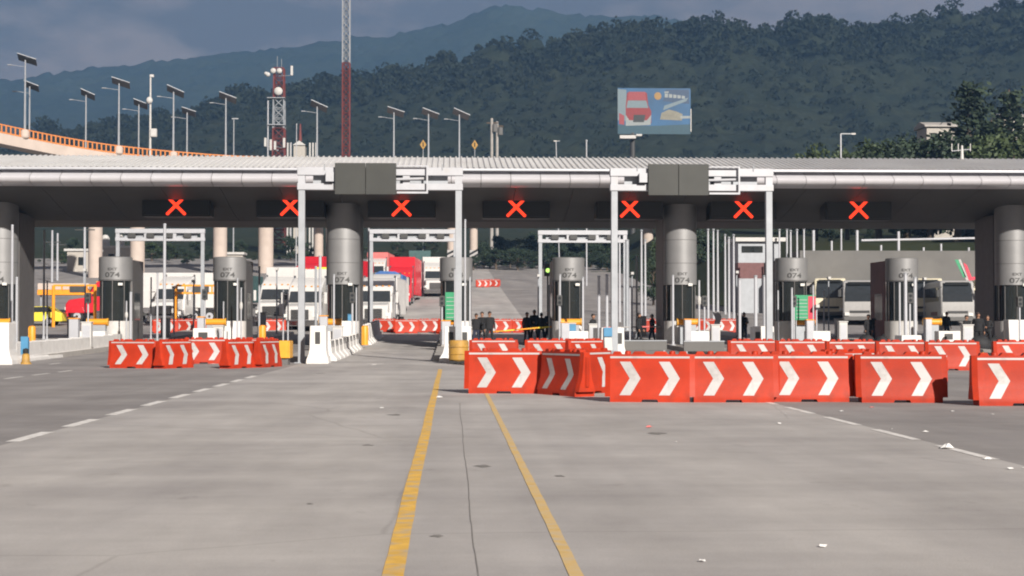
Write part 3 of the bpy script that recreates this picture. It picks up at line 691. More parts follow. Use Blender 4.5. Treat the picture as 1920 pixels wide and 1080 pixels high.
# small equipment on the islands: control cabinets, lane lights, reader posts
rc = random.Random(11)
def cabinet(k, dx, Y, w, h, lab, m='white', top=None):
    t = thing('control_cabinet', lab, 'cabinet', (IX[k] + dx, Y, g(Y) + .19), 0, 'control cabinets on the toll islands')
    MB().box(-w / 2, w / 2, -.2, .2, .08, h).build('case', M[m], t, bev=.02); MB().box(-w / 2 - .03, w / 2 + .03, -.23, .23, h + .002, h + .05).build('lid', M[top or m], t, bev=.01)
    MB().box(-w / 2 + .05, w / 2 - .05, -.212, -.202, h * .25, h * .9).build('door', M['steelw'], t); MB().box(-w / 2 - .02, w / 2 + .02, -.22, .22, 0, .08).build('base', M['conc'], t)
def lane_light(k, dx, Y, h, lab):
    t = thing('lane_light', lab, 'signal', (IX[k] + dx, Y, g(Y) + .19), 0, 'small signal posts on the toll islands')
    MB().tube((0, 0, 0), (0, 0, h), .045, n=8).build('post', M['steelw'], t); MB().box(-.13, .13, -.12, .1, h - .02, h + .5).build('housing', M['dark'], t, bev=.02)
    for z in (.13, .35): MB().tube((0, -.122, h + z), (0, -.135, h + z), .075, n=10).build('lens', M['wglass'], t)
for k in 'XYZABCDEFG':
    o = ORD[k]
    cabinet(k, rc.uniform(.2, .6), rc.uniform(72, 75), rc.uniform(.35, .5), rc.uniform(.9, 1.25), 'small white control cabinet ahead of the %s booth from the left' % o)
    cabinet(k, rc.uniform(-.6, -.2), rc.uniform(76, 77.5), rc.uniform(.3, .45), rc.uniform(1.1, 1.5), 'narrow grey payment cabinet close to the %s booth from the left' % o, 'steelw', 'yorange')
    cabinet(k, rc.uniform(-.5, .5), rc.uniform(94, 98), rc.uniform(.4, .6), rc.uniform(1.0, 1.4), 'white exit cabinet behind the %s booth from the left' % o)
    lane_light(k, rc.choice((-.7, .7)), rc.uniform(78.5, 80), rc.uniform(1.9, 2.3), 'small dark lane light beside the %s booth from the left' % o)
    pole(VPX + (IX[k] + rc.uniform(-.8, .8)) * F_PX / 90, rc.uniform(500, 545), 90, 3, 'thin pale pole just behind the %s booth from the left' % o)
    pole(VPX + (IX[k] + rc.uniform(-.8, .8)) * F_PX / 101, rc.uniform(480, 540), 101, 3, 'thin pale exit pole well behind the %s booth from the left' % o, 'steel', 'cam')
# fare boards
for px, w, Y, lab, two in ((1510, 1.05, 80.2, 'green and red fare board in front of the eighth booth', True), (846, .6, 80.5, 'green fare board at the middle booth beside the gantry post', False)):
    x = atx(px, Y); t = thing('fare_board', lab, 'board', (x, Y, g(Y) + .2))
    zb = atz(600, Y) - g(Y) - .2; zt = atz(553 if two else 548, Y) - g(Y) - .2
    MB().box(-w / 2, w / 2, 0, .1, zb, zt).build('panel', M['ggreen'], t, bev=.01)
    if two: MB().box(w * .14, w / 2 + .002, -.006, .099, zb, zt - .06).build('red_column', M['gred'], t)
    for i in range(6): MB().box(-w / 2 + .06, w * .1 if two else w / 2 - .06, -.008, -.001, zb + .12 + i * (zt - zb - .2) / 6, zb + .145 + i * (zt - zb - .2) / 6).build('rule_line', M['chev'], t)
    for sx in (-w / 2 + .06, w / 2 - .06): MB().tube((sx, .05, 0), (sx, .05, zb), .035).build('leg', M['steel'], t)
# boom gates
def boom(p0, p1, m, label, cab):
    t = thing('boom_gate', label, 'boom gate', p0)
    d = Vector(p1) - Vector(p0); n = 6
    for i in range(n): MB().tube(d * (i / n), d * ((i + 1) / n), .055 - .004 * i, .055 - .004 * (i + 1), 8).build('boom_section', M[m[i % len(m)]], t)
    b = MB().box(cab - .2, cab + .2, -.2, .2, -p0[2] + g(p0[1]), .18).build('motor_cabinet', M['yorange'], t, bev=.03)
boom(at(1052, 611, 84), at(925, 622, 84), ('yorange', 'trucky', 'yellow'), 'lowered yellow boom gate across the lane with the standing group', .15)
boom(at(1272, 612, 84), at(1132, 614, 84), ('chev', 'chev', 'pinkp'), 'lowered pale boom gate left of the seventh booth', .15)
boom(at(424, 600, 84), at(442, 564, 84), ('steelw', 'ochre'), 'raised short boom arm in front of the third booth', .0)
# low guard rails before the second lane from the gantry
for px0, px1, Y, lab in ((1142, 1250, 62, 'low grey guard panel behind the front barriers, left of two'), (1282, 1358, 60, 'low grey guard panel behind the front barriers, right of two')):
    a, b = atx(px0, Y), atx(px1, Y); t = thing('guard_rail', lab, 'guard rail', (a, Y, 0), 0, 'low grey guard panels')
    MB().box(0, b - a, -.03, .03, .42, .78).build('panel', M['bwall'], t, bev=.01); MB().box(0, b - a, -.05, .05, .782, .82).build('top_rail', M['steel'], t)
    for sx in (.1, b - a - .1): MB().box(sx - .04, sx + .04, -.03, .03, 0, .42).build('leg', M['steel'], t)
MB()
# ------------------------------------------------------------------ water-filled barriers
BL, BH = 1.70, .90
def hw(z): return float(np.interp(z, [0, .09, .20, .36, .60, .90], [.235, .23, .205, .150, .120, .100]))
def make_barrier():
    t = thing('traffic_barrier', '', 'traffic barrier', (0, 0, 0), 0, 'orange plastic barriers across the lanes')
    zs = [0, .06, .09, .14, .20, .28, .36, .48, .60, .75, .86, .90]
    st = []
    xs_ = [(-BL / 2, .10), (-BL / 2 + .10, .10), (-BL / 2 + .10, 0), (-.16, 0), (-.14, .05), (.14, .05), (.16, 0), (BL / 2 - .10, 0), (BL / 2 - .10, .10), (BL / 2, .10)]
    vs = []; n = len(zs)
    for x, b in xs_:
        inset = .03 if abs(x) > BL / 2 - .01 else 0
        ring = [(x, -hw(max(z, b)) + inset, max(z, b)) for z in zs] + [(x, hw(max(z, b)) - inset, max(z, b)) for z in reversed(zs)]
        vs += ring
    m_ = 2 * n; fs = []
    for i in range(len(xs_) - 1):
        for j in range(m_): fs.append((i * m_ + j, (i + 1) * m_ + j, (i + 1) * m_ + (j + 1) % m_, i * m_ + (j + 1) % m_))
    fs += [tuple(range(m_)), tuple(reversed(range((len(xs_) - 1) * m_, len(xs_) * m_)))]
    mb = MB(); mb.add(vs, fs)
    body = mb.build('body', M['orange'], t, smooth=True, ang=28)
    # moulded humps and caps along the top
    for x, w in ((-.62, .10), (-.2, .16), (.2, .16), (.62, .10)):
        MB().prism([(x - w, .88), (x + w, .88), (x + w * .6, .955), (x - w * .6, .955)], -.075, .075, 'y').build('top_lug', M['orange'], body, bev=.015)
    for x in (-.42, .42): MB().lathe([(.06, .88), (.06, .945), (.05, .96), (.005, .965)], 10, (x, 0)).build('filler_cap', M['orange'], body, smooth=True)
    MB().tube((BL / 2 - .02, 0, .2), (BL / 2 - .02, 0, .8), .055, n=8).build('hinge_pin', M['orange'], body, smooth=True)
    for side in (-1, 1):
        for xc in (-.37, .37):
            vs = []; z0, z1 = .13, .76; nn = 10
            for i in range(nn + 1):
                tt = i / nn; z = z0 + (z1 - z0) * tt; off = .19 * (1 - abs(2 * tt - 1)); ww = .205
                for q in (0, 1):
                    x = (xc - .20 + off + q * ww); vs.append((x, side * (hw(z) + .0045), z))
            mb = MB(); mb.add(vs, [(2 * i, 2 * i + 1, 2 * i + 3, 2 * i + 2) for i in range(nn)]); ch = mb.build('chevron', M['chev'], t)
        vs = []
        for x in (-BL / 2 + .10, BL / 2 - .10):
            for z in (.825, .862): vs.append((x, side * (hw(z) + .0045), z))
        mb = MB(); mb.add(vs, [(0, 1, 3, 2)]); mb.build('reflective_strip', M['chev'], t)
    return t
proto = make_barrier(); used = [False]
def put_barrier(px, pyb, rot, label, Y=None, tone=0):
    if Y is None: q = ground_at(px, pyb); Y = q.y; x = q.x
    else: x = atx(px, Y)
    z = g(Y)
    if not used[0]:
        used[0] = True; proto.location = (x, Y, z); proto.rotation_euler.z = R(rot); proto['label'] = label; return proto
    return dup(proto, (x, Y, z), R(rot), label)
put_barrier(946, 737, -6, 'orange barrier at the left end of the front row, behind the shaded turned one')
put_barrier(1060, 741, -63, 'shaded orange barrier turned sideways in the front row')
put_barrier(1104, 737, 55, 'orange barrier tucked behind the shaded turned one, mostly hidden')
put_barrier(1219, 753, -9, 'orange front row barrier just right of the shaded turned one')
put_barrier(1374, 753.5, -5, 'orange front row barrier, second to the right of the shaded one')
put_barrier(1514, 752.5, -4, 'orange front row barrier, third to the right of the shaded one')
put_barrier(1590, 741, 30, 'orange barrier mostly hidden in the gap of the front row')
put_barrier(1688, 754, -6, 'orange front row barrier before the open gap at right')
put_barrier(1909, 760, -5, 'orange front row barrier cut by the right edge of the picture')
# second row
put_barrier(925, 0, 2, 'orange second row barrier beside the ochre drum', 56.0)
put_barrier(1030, 0, -4, 'orange second row barrier in front of the standing group', 55.5)
put_barrier(1096, 0, 40, 'orange second row barrier turned, left of the sixth island nose', 55.0)
put_barrier(1410, 0, 2, 'orange second row barrier, leftmost of the right run', 54.0)
put_barrier(1502, 0, -2, 'orange second row barrier, second of the right run', 53.0)
put_barrier(1596, 0, 2, 'orange second row barrier, third of the right run', 52.0)
put_barrier(1690, 0, 1, 'orange second row barrier, fourth of the right run', 51.0)
put_barrier(1784, 0, -4, 'orange second row barrier whose foot shows through the open gap', 50.0)
put_barrier(1908, 0, 4, 'orange second row barrier at the right edge, behind the front one', 51.0)
# left cluster
put_barrier(251, 690, -12, 'orange barrier at the left end of the left cluster, two chevrons showing')
put_barrier(326, 690, 62, 'orange barrier end-on in the left cluster, nearer the left')
put_barrier(383, 682, 4, 'orange barrier set back in the left cluster with one chevron showing')
put_barrier(447, 690, 64, 'orange barrier end-on in the middle of the left cluster')
put_barrier(478, 682, -6, 'orange barrier set back in the left cluster, mostly hidden')
put_barrier(500, 688, 72, 'orange barrier at the right end of the left cluster beside the yellow cushion')
put_barrier(-44, 681, 20, 'orange barrier at the left edge of the picture beside the tall white nose', 57)
# exit side
for px, Y, rt, lab in ((722, 110, -6, 'orange barrier at the exit, leftmost before the truck queue'), (762, 108.5, 3, 'orange barrier at the exit, nearest in the middle lane'), (806, 110, 5, 'orange barrier at the exit, beside the fifth booth'),
                       (831, 108, 70, 'orange barrier end-on at the exit beside the fifth booth'), (938, 109.5, 3, 'orange exit barrier between the two dark groups, left one'), (982, 109.5, -3, 'orange exit barrier between the two dark groups, right one'),
                       (905, 196, 5, 'far orange barrier on the climbing road, left of two'), (925, 197, -4, 'far orange barrier on the climbing road, right of two'), (1362, 110, 4, 'orange exit barrier right of the seventh booth'),
                       (1215, 110, 3, 'orange exit barrier behind the two walkers'), (1318, 110, -8, 'orange exit barrier right behind the seventh booth'), (512, 109, 6, 'orange exit barrier behind the left gantry post'),
                       (310, 109, 5, 'orange exit barrier behind the tall white pole'), (345, 109.5, -3, 'orange exit barrier between second and third booths'), (385, 109, 30, 'orange exit barrier left of the third booth')):
    put_barrier(px, 0, rt, lab, Y)
# ------------------------------------------------------------------ @@PART2
# ------------------------------------------------------------------ overpass
path = [(-700, 40, 186), (-450, 112, 200), (-200, 184, 212), (0, 232, 222), (110, 255, 228), (200, 270, 232), (300, 281, 236), (410, 290, 240), (620, 300, 246), (860, 308, 250), (1200, 318, 254), (1600, 325, 256)]
pp = [at(a, b, c) for a, b, c in path]
def lerp_path(n):
    P0 = np.array([[p.x, p.y, p.z] for p in pp]); d = np.r_[0, np.cumsum(np.linalg.norm(np.diff(P0, axis=0), axis=1))]
    q = np.linspace(0, d[-1], n); return np.stack([np.interp(q, d, P0[:, i]) for i in range(3)], 1)
PA = lerp_path(160)
for _ in range(3): PA[1:-1] = (PA[:-2] + 2 * PA[1:-1] + PA[2:]) / 4
RAILH = 1.25; DEPTH = 2.75
ov = thing('overpass', 'curving beige concrete overpass with orange railing at left, behind the canopy', 'overpass', (0, 0, 0))
def sweep(name, sec, m, P_=PA, par=ov, smooth=False):
    mb = MB(); vs = []; n = len(sec)
    for p in P_: vs += [(p[0], p[1] + a, p[2] + b) for a, b in sec]
    fs = []
    for i in range(len(P_) - 1):
        for j in range(n): fs.append((i * n + j, (i + 1) * n + j, (i + 1) * n + (j + 1) % n, i * n + (j + 1) % n))
    fs += [tuple(range(n)), tuple(reversed(range((len(P_) - 1) * n, len(P_) * n)))]
    mb.add(vs, fs); return mb.build(name, m, par, smooth)
sweep('deck', [(0, -RAILH), (.35, -RAILH), (.35, -RAILH - .8), (8.6, -RAILH - .8), (8.6, -RAILH), (9, -RAILH), (9, -2.7), (8.4, -2.8), (.5, -2.8), (0, -2.7)], M['beige'])
sweep('top_rail', [(.02, -.16), (.02, 0), (.2, 0), (.2, -.16)], M['railor'])
sweep('bottom_rail', [(.04, -RAILH + .02), (.04, -RAILH + .22), (.18, -RAILH + .22), (.18, -RAILH + .02)], M['railor'])
mb = MB(); mb.box(-.09, .09, .03, .19, -RAILH, -.1); rp = None
dist = np.r_[0, np.cumsum(np.linalg.norm(np.diff(PA[:, :2], axis=0), axis=1))]
for q in np.arange(6, 96, .68):
    p = [np.interp(q, dist, PA[:, i]) for i in range(3)]
    if rp is None: rp = mb.build('rail_post', M['railor'], ov); rp.location = p
    else: share(rp, ov, p)
xs_path = PA[:, 0]
def deckz(x): return float(np.interp(x, xs_path, PA[:, 2])) - RAILH
def decky(x): return float(np.interp(x, xs_path, PA[:, 1]))
for i, (px, Y, w, hatch) in enumerate(((178, 226, 26, 0), (257, 229, 27, 0), (412, 243, 26, 0), (498, 245, 28, 0), (597, 262, 17, 0), (618, 275, 15, 0), (847, 262, 17, 1), (888, 264, 15, 1), (1215, 268, 20, 0))):
    x = atx(px, Y); r = w * Y / F_PX / 2; zt = deckz(x) - 2.2; zb = g(Y) - .3
    c = MB().lathe([(r, zb), (r, zt - 2), (r * 1.5, zt)], 16).build('pier_column', M['beige'], ov, smooth=True); c.location = (x, Y, 0)
    if hatch:
        z0 = atz(508, Y, px)
        MB().box(-r, r, -r - .06, -r - .02, z0, z0 + 3.4).build('hazard_plate', M['chev'], c)
        for j in range(4):
            zz = z0 + .1 + j * .8
            MB().add([(-r, -r - .065, zz), (r, -r - .065, zz + .75), (r, -r - .065, zz + 1.15), (-r, -r - .065, zz + .4)], [(0, 1, 2, 3)]).build('hazard_stripe', M['black'], c)
# lamps with solar panels on the overpass
lamps = [(38, 108, 1, 'leftmost and tallest solar lamp post, on the orange railing'), (55, 158, 0, 'solar lamp post just right of the tallest, on the far side'), (163, 174, 0, 'third solar lamp post from the left'),
         (222, 152, 1, 'tall solar lamp post on the near railing left of the slim camera mast'), (262, 192, 0, 'small solar lamp post hard left of the camera mast'), (325, 168, 1, 'solar lamp post right of the camera mast'),
         (352, 207, 0, 'shorter solar lamp post right of the camera mast'), (423, 180, 1, 'solar lamp post where the orange railing ends'), (594, 196, 1, 'solar lamp post between the lattice tower and tall mast'),
         (738, 207, 1, 'first solar lamp post right of the tall mast'), (803, 210, 1, 'second solar lamp post right of the tall mast'), (861, 211, 1, 'third solar lamp post right of the tall mast')]
for i, (px, py, near, lab) in enumerate(lamps):
    x = atx(px, 230); Y = decky(x) + (.3 if near else 8.8); x = atx(px, Y); Y = decky(x) + (.3 if near else 8.8)
    zb = deckz(x); zt = atz(py, Y, px) - .3; h = zt - zb
    t = thing('street_lamp', lab, 'street lamp', (x, Y, zb), 0, 'solar lamp posts on the overpass')
    MB().tube((0, 0, 0), (0, 0, h), .17 if near else .13, .10, 8).build('pole', M['steel'], t, smooth=True)
    lw = 1.35 if near else 1.1
    Rm = Matrix.Translation((.25, 0, h)) @ Matrix.Rotation(R(18 + i % 3 * 3), 4, 'Y') @ Matrix.Rotation(R(-25), 4, 'X')
    pn = MB().box(-lw, lw, -.85, .85, .0, .08, Rm).build('solar_panel', M['solar'], t)
    MB().box(-lw - .04, lw + .04, -.90, -.851, -.02, .1, Rm).build('panel_edge', M['steel'], pn)
    MB().tube((0, 0, h - 1.0), (-1.9, -.2, h - .75), .035).build('arm', M['steel'], t); MB().box(-2.4, -1.8, -.35, -.05, h - .82, h - .70).build('lamp_head', M['steel'], t, bev=.02)
    if near: MB().lathe([(.45, -.1), (.62, .1), (.62, .9), (.45, 1.15), (.2, 1.2)], 12).build('base_drum', M['beige'], t, smooth=True)
x = atx(280, 236); Y = decky(x) + 4; x = atx(280, Y); zb = deckz(x); h = atz(145, Y) - zb
t = thing('camera_mast', 'slim white mast with dome and box above the orange railing', 'mast', (x, Y, zb))
MB().tube((0, 0, 0), (0, 0, h), .18, .12, 8).build('pole', M['white'], t, smooth=True); MB().ball((-.1, -.25, h * .70), .48, .4, .55).build('dome', M['white'], t, smooth=True)
MB().box(.1, 1.0, -.4, .2, h * .27, h * .27 + 1.2).build('cabinet', M['white'], t, bev=.04); MB().box(-.1, .5, -.2, .2, h - .3, h + .1).build('camera_head', M['white'], t, bev=.04)
t = thing('street_lamp', 'small pale lamp post right of the railing end', 'street lamp', (atx(437, 248), 248, g(248))); h = atz(226, 248) - g(248)
MB().tube((0, 0, 0), (0, 0, h), .12, .08, 8).build('pole', M['steel'], t); MB().box(-.3, .7, -.15, .15, h, h + .15).build('lamp_head', M['steel'], t)

# ------------------------------------------------------------------ lattice tower and mast
def lattice(t, x0, w0, w1, z0, z1, nb, cols, r):
    """square lattice; cols: list of (fraction, material)"""
    def cm(f):
        for a, m in cols:
            if f <= a: return M[m]
        return M[cols[-1][1]]
    for i in range(nb):
        f0, f1 = i / nb, (i + 1) / nb; za, zb_ = z0 + (z1 - z0) * f0, z0 + (z1 - z0) * f1
        wa, wb = (w0 + (w1 - w0) * f0) / 2, (w0 + (w1 - w0) * f1) / 2; mb = MB()
        cs = [(-1, -1), (1, -1), (1, 1), (-1, 1)]
        for j in range(4):
            a = cs[j]; b = cs[(j + 1) % 4]
            mb.tube((a[0] * wa, a[1] * wa, za), (a[0] * wb, a[1] * wb, zb_), r, n=5)
            mb.tube((a[0] * wa, a[1] * wa, za), (b[0] * wb, b[1] * wb, zb_), r * .6, n=4, cap=False)
            mb.tube((b[0] * wa, b[1] * wa, za), (a[0] * wb, a[1] * wb, zb_), r * .6, n=4, cap=False)
            mb.tube((a[0] * wb, a[1] * wb, zb_), (b[0] * wb, b[1] * wb, zb_), r * .6, n=4, cap=False)
        mb.build('lattice_bay', cm((f0 + f1) / 2), t)
Y = 340; x = atx(522, Y); zb = g(Y)
t = thing('lattice_tower', 'red and white lattice telecom tower with small dishes', 'tower', (x, Y, zb)); z1 = atz(128, Y, 522) - zb
zf = lambda py: (atz(py, Y, 522) - zb) / z1
lattice(t, x, 3.0, 2.0, 0, z1, 18, [(zf(245), 'towred'), (zf(188), 'steel'), (1.1, 'towred')], .17)
for py, dx, rr in ((173, .0, .9), (135, -1.1, .6), (135, .2, .6), (140, -2.6, .4), (142, -2.2, .5)):
    zz = atz(py, Y, 522) - zb; MB().ball((dx, -1.6, zz), rr, .35, rr).build('dish', M['white'], t, smooth=True)
for px, a, b in ((547, 128, 146), (498, 262, 278), (508, 265, 285), (533, 262, 280), (516, 268, 284)):
    xx = atx(px, Y) - x; MB().box(xx - .25, xx + .25, -1.7, -1.2, atz(b, Y) - zb, atz(a, Y) - zb).build('antenna_panel', M['white'], t, bev=.05); MB().tube((0, -1, atz(b, Y) - zb), (xx, -1.4, atz(b, Y) - zb), .06).build('bracket', M['steel'], t)
for a, b in ((188, -1.6), (238, -1.6)): MB().box(-2.4, 1.4, -1.7, 1.2, atz(a, Y) - zb, atz(a, Y) - zb + .15).build('platform', M['steel'], t)
MB().tube((-.4, 0, z1), (-.4, 0, z1 + 2.6), .05).build('whip_antenna', M['steel'], t); MB().tube((.5, 0, z1), (.5, 0, z1 + 2), .05).build('whip_antenna', M['steel'], t)
MB().tube((-2.2, -1.2, 0), (-2.2, -1.2, zf(190) * z1), .16).build('side_ladder', M['steelw'], t)
Y = 280; x = atx(648, Y); zb = g(Y); h = atz(-190, Y) - zb
t = thing('guyed_mast', 'very tall slim red and white lattice mast leaving the top of the picture', 'mast', (x, Y, zb))
zf = lambda py: (atz(py, Y, 648) - zb) / h
lattice(t, x, 1.25, 1.25, 0, h, 44, [(zf(122), 'towred'), (zf(-40), 'steel'), (1.1, 'towred')], .11)
# clutter of small white buildings by the tower
for i, (px, py, w, lab) in enumerate(((562, 276, 3.4, 'small white hut with red mast left of the tall mast'), (20, 300, 4, ''), )[:1]):
    Y = 320; x = atx(px, Y); zb = g(Y); h = atz(py, Y) - zb
    t = thing('equipment_hut', lab, 'hut', (x, Y, zb)); MB().box(-w / 3, w / 3, -2, 2, 0, h).build('wall', M['plaster'], t); MB().prism([(-w / 2.6, h), (w / 2.6, h), (0, h + .9)], -2.3, 2.3, 'y').build('roof', M['white'], t)
    MB().tube((0, 0, h + 1), (0, 0, h + 4.5), .35, .15).build('red_mast', M['towred'], t)
    for q in (-2.4, -1.8, 2.0, 2.6, 3.2): MB().tube((q, -1, 0), (q, -1, h + .6), .18).build('vent_pipe', M['white'], t)
# utility poles beyond the canopy
for px, py, Y, w, lab in ((922, 222, 300, 7, 'wooden utility pole, left one of the pair'), (932, 228, 303, 7, 'wooden utility pole with transformer, right one of the pair')):
    x = atx(px, Y); zb = g(Y); h = atz(py, Y) - zb; t = thing('utility_pole', lab, 'utility pole', (x, Y, zb), 0, 'pair of utility poles')
    MB().tube((0, 0, 0), (0, 0, h), .34, .26, 8).build('pole', M['conc'], t); MB().box(-1.0, 1.2, -.1, .1, h - 1, h - .75).build('cross_arm', M['bark'], t); MB().lathe([(.5, h - 2.6), (.5, h - 1.2), (.1, h - 1.1)], 10, (.6, -.3)).build('transformer', M['bwall'], t, smooth=True)
for px, Y, lab in ((793, 290, 'yellow diamond road sign above the roof, left of two'), (890, 296, 'yellow diamond road sign above the roof, right of two')):
    x = atx(px, Y); zb = g(Y); h = atz(272, Y) - zb; t = thing('road_sign', lab, 'road sign', (x, Y, zb), 0, 'yellow road signs beyond the roof')
    MB().tube((0, 0, 0), (0, 0, h + .6), .07).build('post', M['steel'], t); MB().add([(0, -.09, h - .9), (.6, -.09, h), (0, -.09, h + .9), (-.6, -.09, h), (0, -.05, h - .9), (.6, -.05, h), (0, -.05, h + .9), (-.6, -.05, h)], [(0, 1, 2, 3), (7, 6, 5, 4), (0, 4, 5, 1), (1, 5, 6, 2), (2, 6, 7, 3), (3, 7, 4, 0)]).build('plate', M['ochre'], t)
    MB().box(-.1, .1, -.1, -.092, h - .4, h + .4).build('symbol', M['black'], t)
for px, py, Y, r, lab in ((1100, 263, 200, .1, 'thin pale pole left of the billboard post, behind the roof'), (1050, 264, 205, .07, 'thin leaning pole behind the roof'), (1578, 248, 150, .09, 'pale lamp pole with arm right of the billboard'), (555, 235, 250, .08, 'thin whip pole right of the lattice tower'), (545, 270, 290, .1, 'thin pole right beside the hut')):
    x = atx(px, Y); zb = g(Y); h = atz(py, Y) - zb; t = thing('lamp_pole', lab, 'pole', (x, Y, zb))
    MB().tube((0, 0, 0), (-.5 if px == 1050 else 0, 0, h), r, r * .8, 8).build('shaft', M['steelw'], t)
    if px in (1578, 1050): MB().bar((0, 0, h), (1.3 if px == 1578 else -.6, 0, h), .08, .08).build('arm', M['steel'], t); MB().box(1.0 if px == 1578 else -.8, 1.4 if px == 1578 else -.4, -.1, .1, h - .08, h + .06).build('lamp_head', M['white'], t)
    else: MB().lathe([(r * 1.5, h - .1), (r * 1.2, h + .1), (.01, h + .15)], 8).build('cap', M['steel'], t)
# antenna cluster on the right of the roof
t = thing('roof_antenna', 'small white antenna cluster standing on the canopy roof at right', 'antenna', (atx(1808, 84), 84.2, 10.3))
MB().tube((0, 0, -.1), (0, 0, .65), .09, .05).build('stub', M['white'], t); MB().tube((-.55, 0, .35), (.45, 0, .45), .02).build('cross_arm', M['steelw'], t)
for q in (-.55, -.2, .45): MB().tube((q, 0, .35), (q, 0, .75), .025).build('element', M['white'], t)

# ------------------------------------------------------------------ billboard
Y = 300; a = at(1158, 165, Y); b = at(1295, 252, Y); w = b.x - a.x; hB = a.z - b.z
t = thing('billboard', 'large billboard on a dark pole advertising with a red truck on blue', 'billboard', (a.x, Y, b.z), R(0))
MB().box(0, w, 0, .6, 0, hB).build('frame', M['bwall'], t)
def art(name, pts, m, d): MB().add([(x * w, -d, z * hB) for x, z in pts], [tuple(range(len(pts)))]).build(name, m, t)
AM = dict(b1=mat('ad_blue', (.012, .085, .20), .4, var=.25, scale=.25), b2=mat('ad_pale', (0.141, 0.197, 0.229), .4, var=.1), b3=mat('ad_deep', (0.019, 0.053, 0.116), .4, var=.2), te=mat('ad_teal', (0.014, 0.063, 0.095), .4, var=.2), rd=mat('ad_red', (.20, .010, .016), .4, var=.1), pk=mat('ad_pink', (.26, .035, .045), .4, var=.1), or_=mat('ad_orange', (0.298, 0.174, 0.053), .4, var=.1), cr=mat('ad_cream', (0.196, 0.189, 0.148), .4, var=.2, scale=1), wh=mat('ad_white', (0.242, 0.273, 0.281), .4, var=.1), dk=mat('ad_dark', (0.014, 0.021, 0.026), .4, var=.1))
art('print_sheet', [(0, 0), (1, 0), (1, 1), (0, 1)], AM['b1'], .02)
art('print_pale_band', [(.0, .30), (.12, .28), (.12, .96), (0, .98)], AM['b2'], .03)
art('print_deep_corner', [(.62, .72), (.98, .66), (.98, .97), (.66, .97)], AM['b3'], .03)
art('print_road', [(.0, 0), (1, 0), (1, .22), (.45, .18), (.0, .2)], AM['te'], .035)
art('print_swoosh', [(.62, .52), (.94, .72), (.97, .80), (.64, .62)], AM['b2'], .04)
art('print_truck_body', [(.11, .24), (.46, .24), (.46, .50), (.42, .62), (.40, .90), (.13, .90), (.11, .60)], AM['rd'], .04)
art('print_truck_roof', [(.14, .74), (.39, .74), (.38, .92), (.15, .92)], AM['pk'], .045)
art('print_truck_window', [(.12, .57), (.42, .57), (.39, .73), (.14, .73)], AM['b2'], .05)
art('print_truck_bumper', [(.11, .18), (.45, .20), (.46, .42), (.40, .30), (.16, .30), (.11, .42)], AM['wh'], .05)
art('print_truck_grille', [(.21, .26), (.36, .26), (.38, .42), (.22, .42)], AM['dk'], .055)
art('print_truck_side', [(.02, .22), (.09, .20), (.09, .40), (.02, .46)], AM['pk'], .05)
art('print_round_badge', [(.55 + .05 * math.cos(q), .83 + .085 * math.sin(q)) for q in np.linspace(0, 6.28, 13)[:-1]], AM['or_'], .045)
art('print_shed', [(.58, .32), (.88, .30), (.89, .44), (.80, .50), (.70, .54), (.60, .46)], AM['cr'], .045)
for i in range(5): art('print_letter', [(.645 + i * .058, .80 - i * .006), (.69 + i * .058, .80 - i * .006), (.69 + i * .058, .88 - i * .012), (.645 + i * .058, .89 - i * .012)], AM['wh'], .045)
art('print_caption', [(.64, .90), (.70, .90), (.70, .93), (.64, .93)], AM['wh'], .045)
art('print_stripe', [(.86, .34), (1, .35), (1, .40), (.86, .40)], AM['wh'], .05)
px_ = atx(1187, Y) - a.x
MB().tube((px_, .4, -b.z + g(Y)), (px_, .4, .3), .5, n=12).build('pole', M['dark'], t)
MB().box(.3, 3.3, -1.2, -.3, -.95, -.35).build('catwalk', M['white'], t); MB().box(3.4, 4.5, -1.0, -.3, -.45, -.1).build('catwalk', M['white'], t); MB().box(w - .05, w + .12, -.2, .4, .5, hB * .55).build('edge_light', M['white'], t)

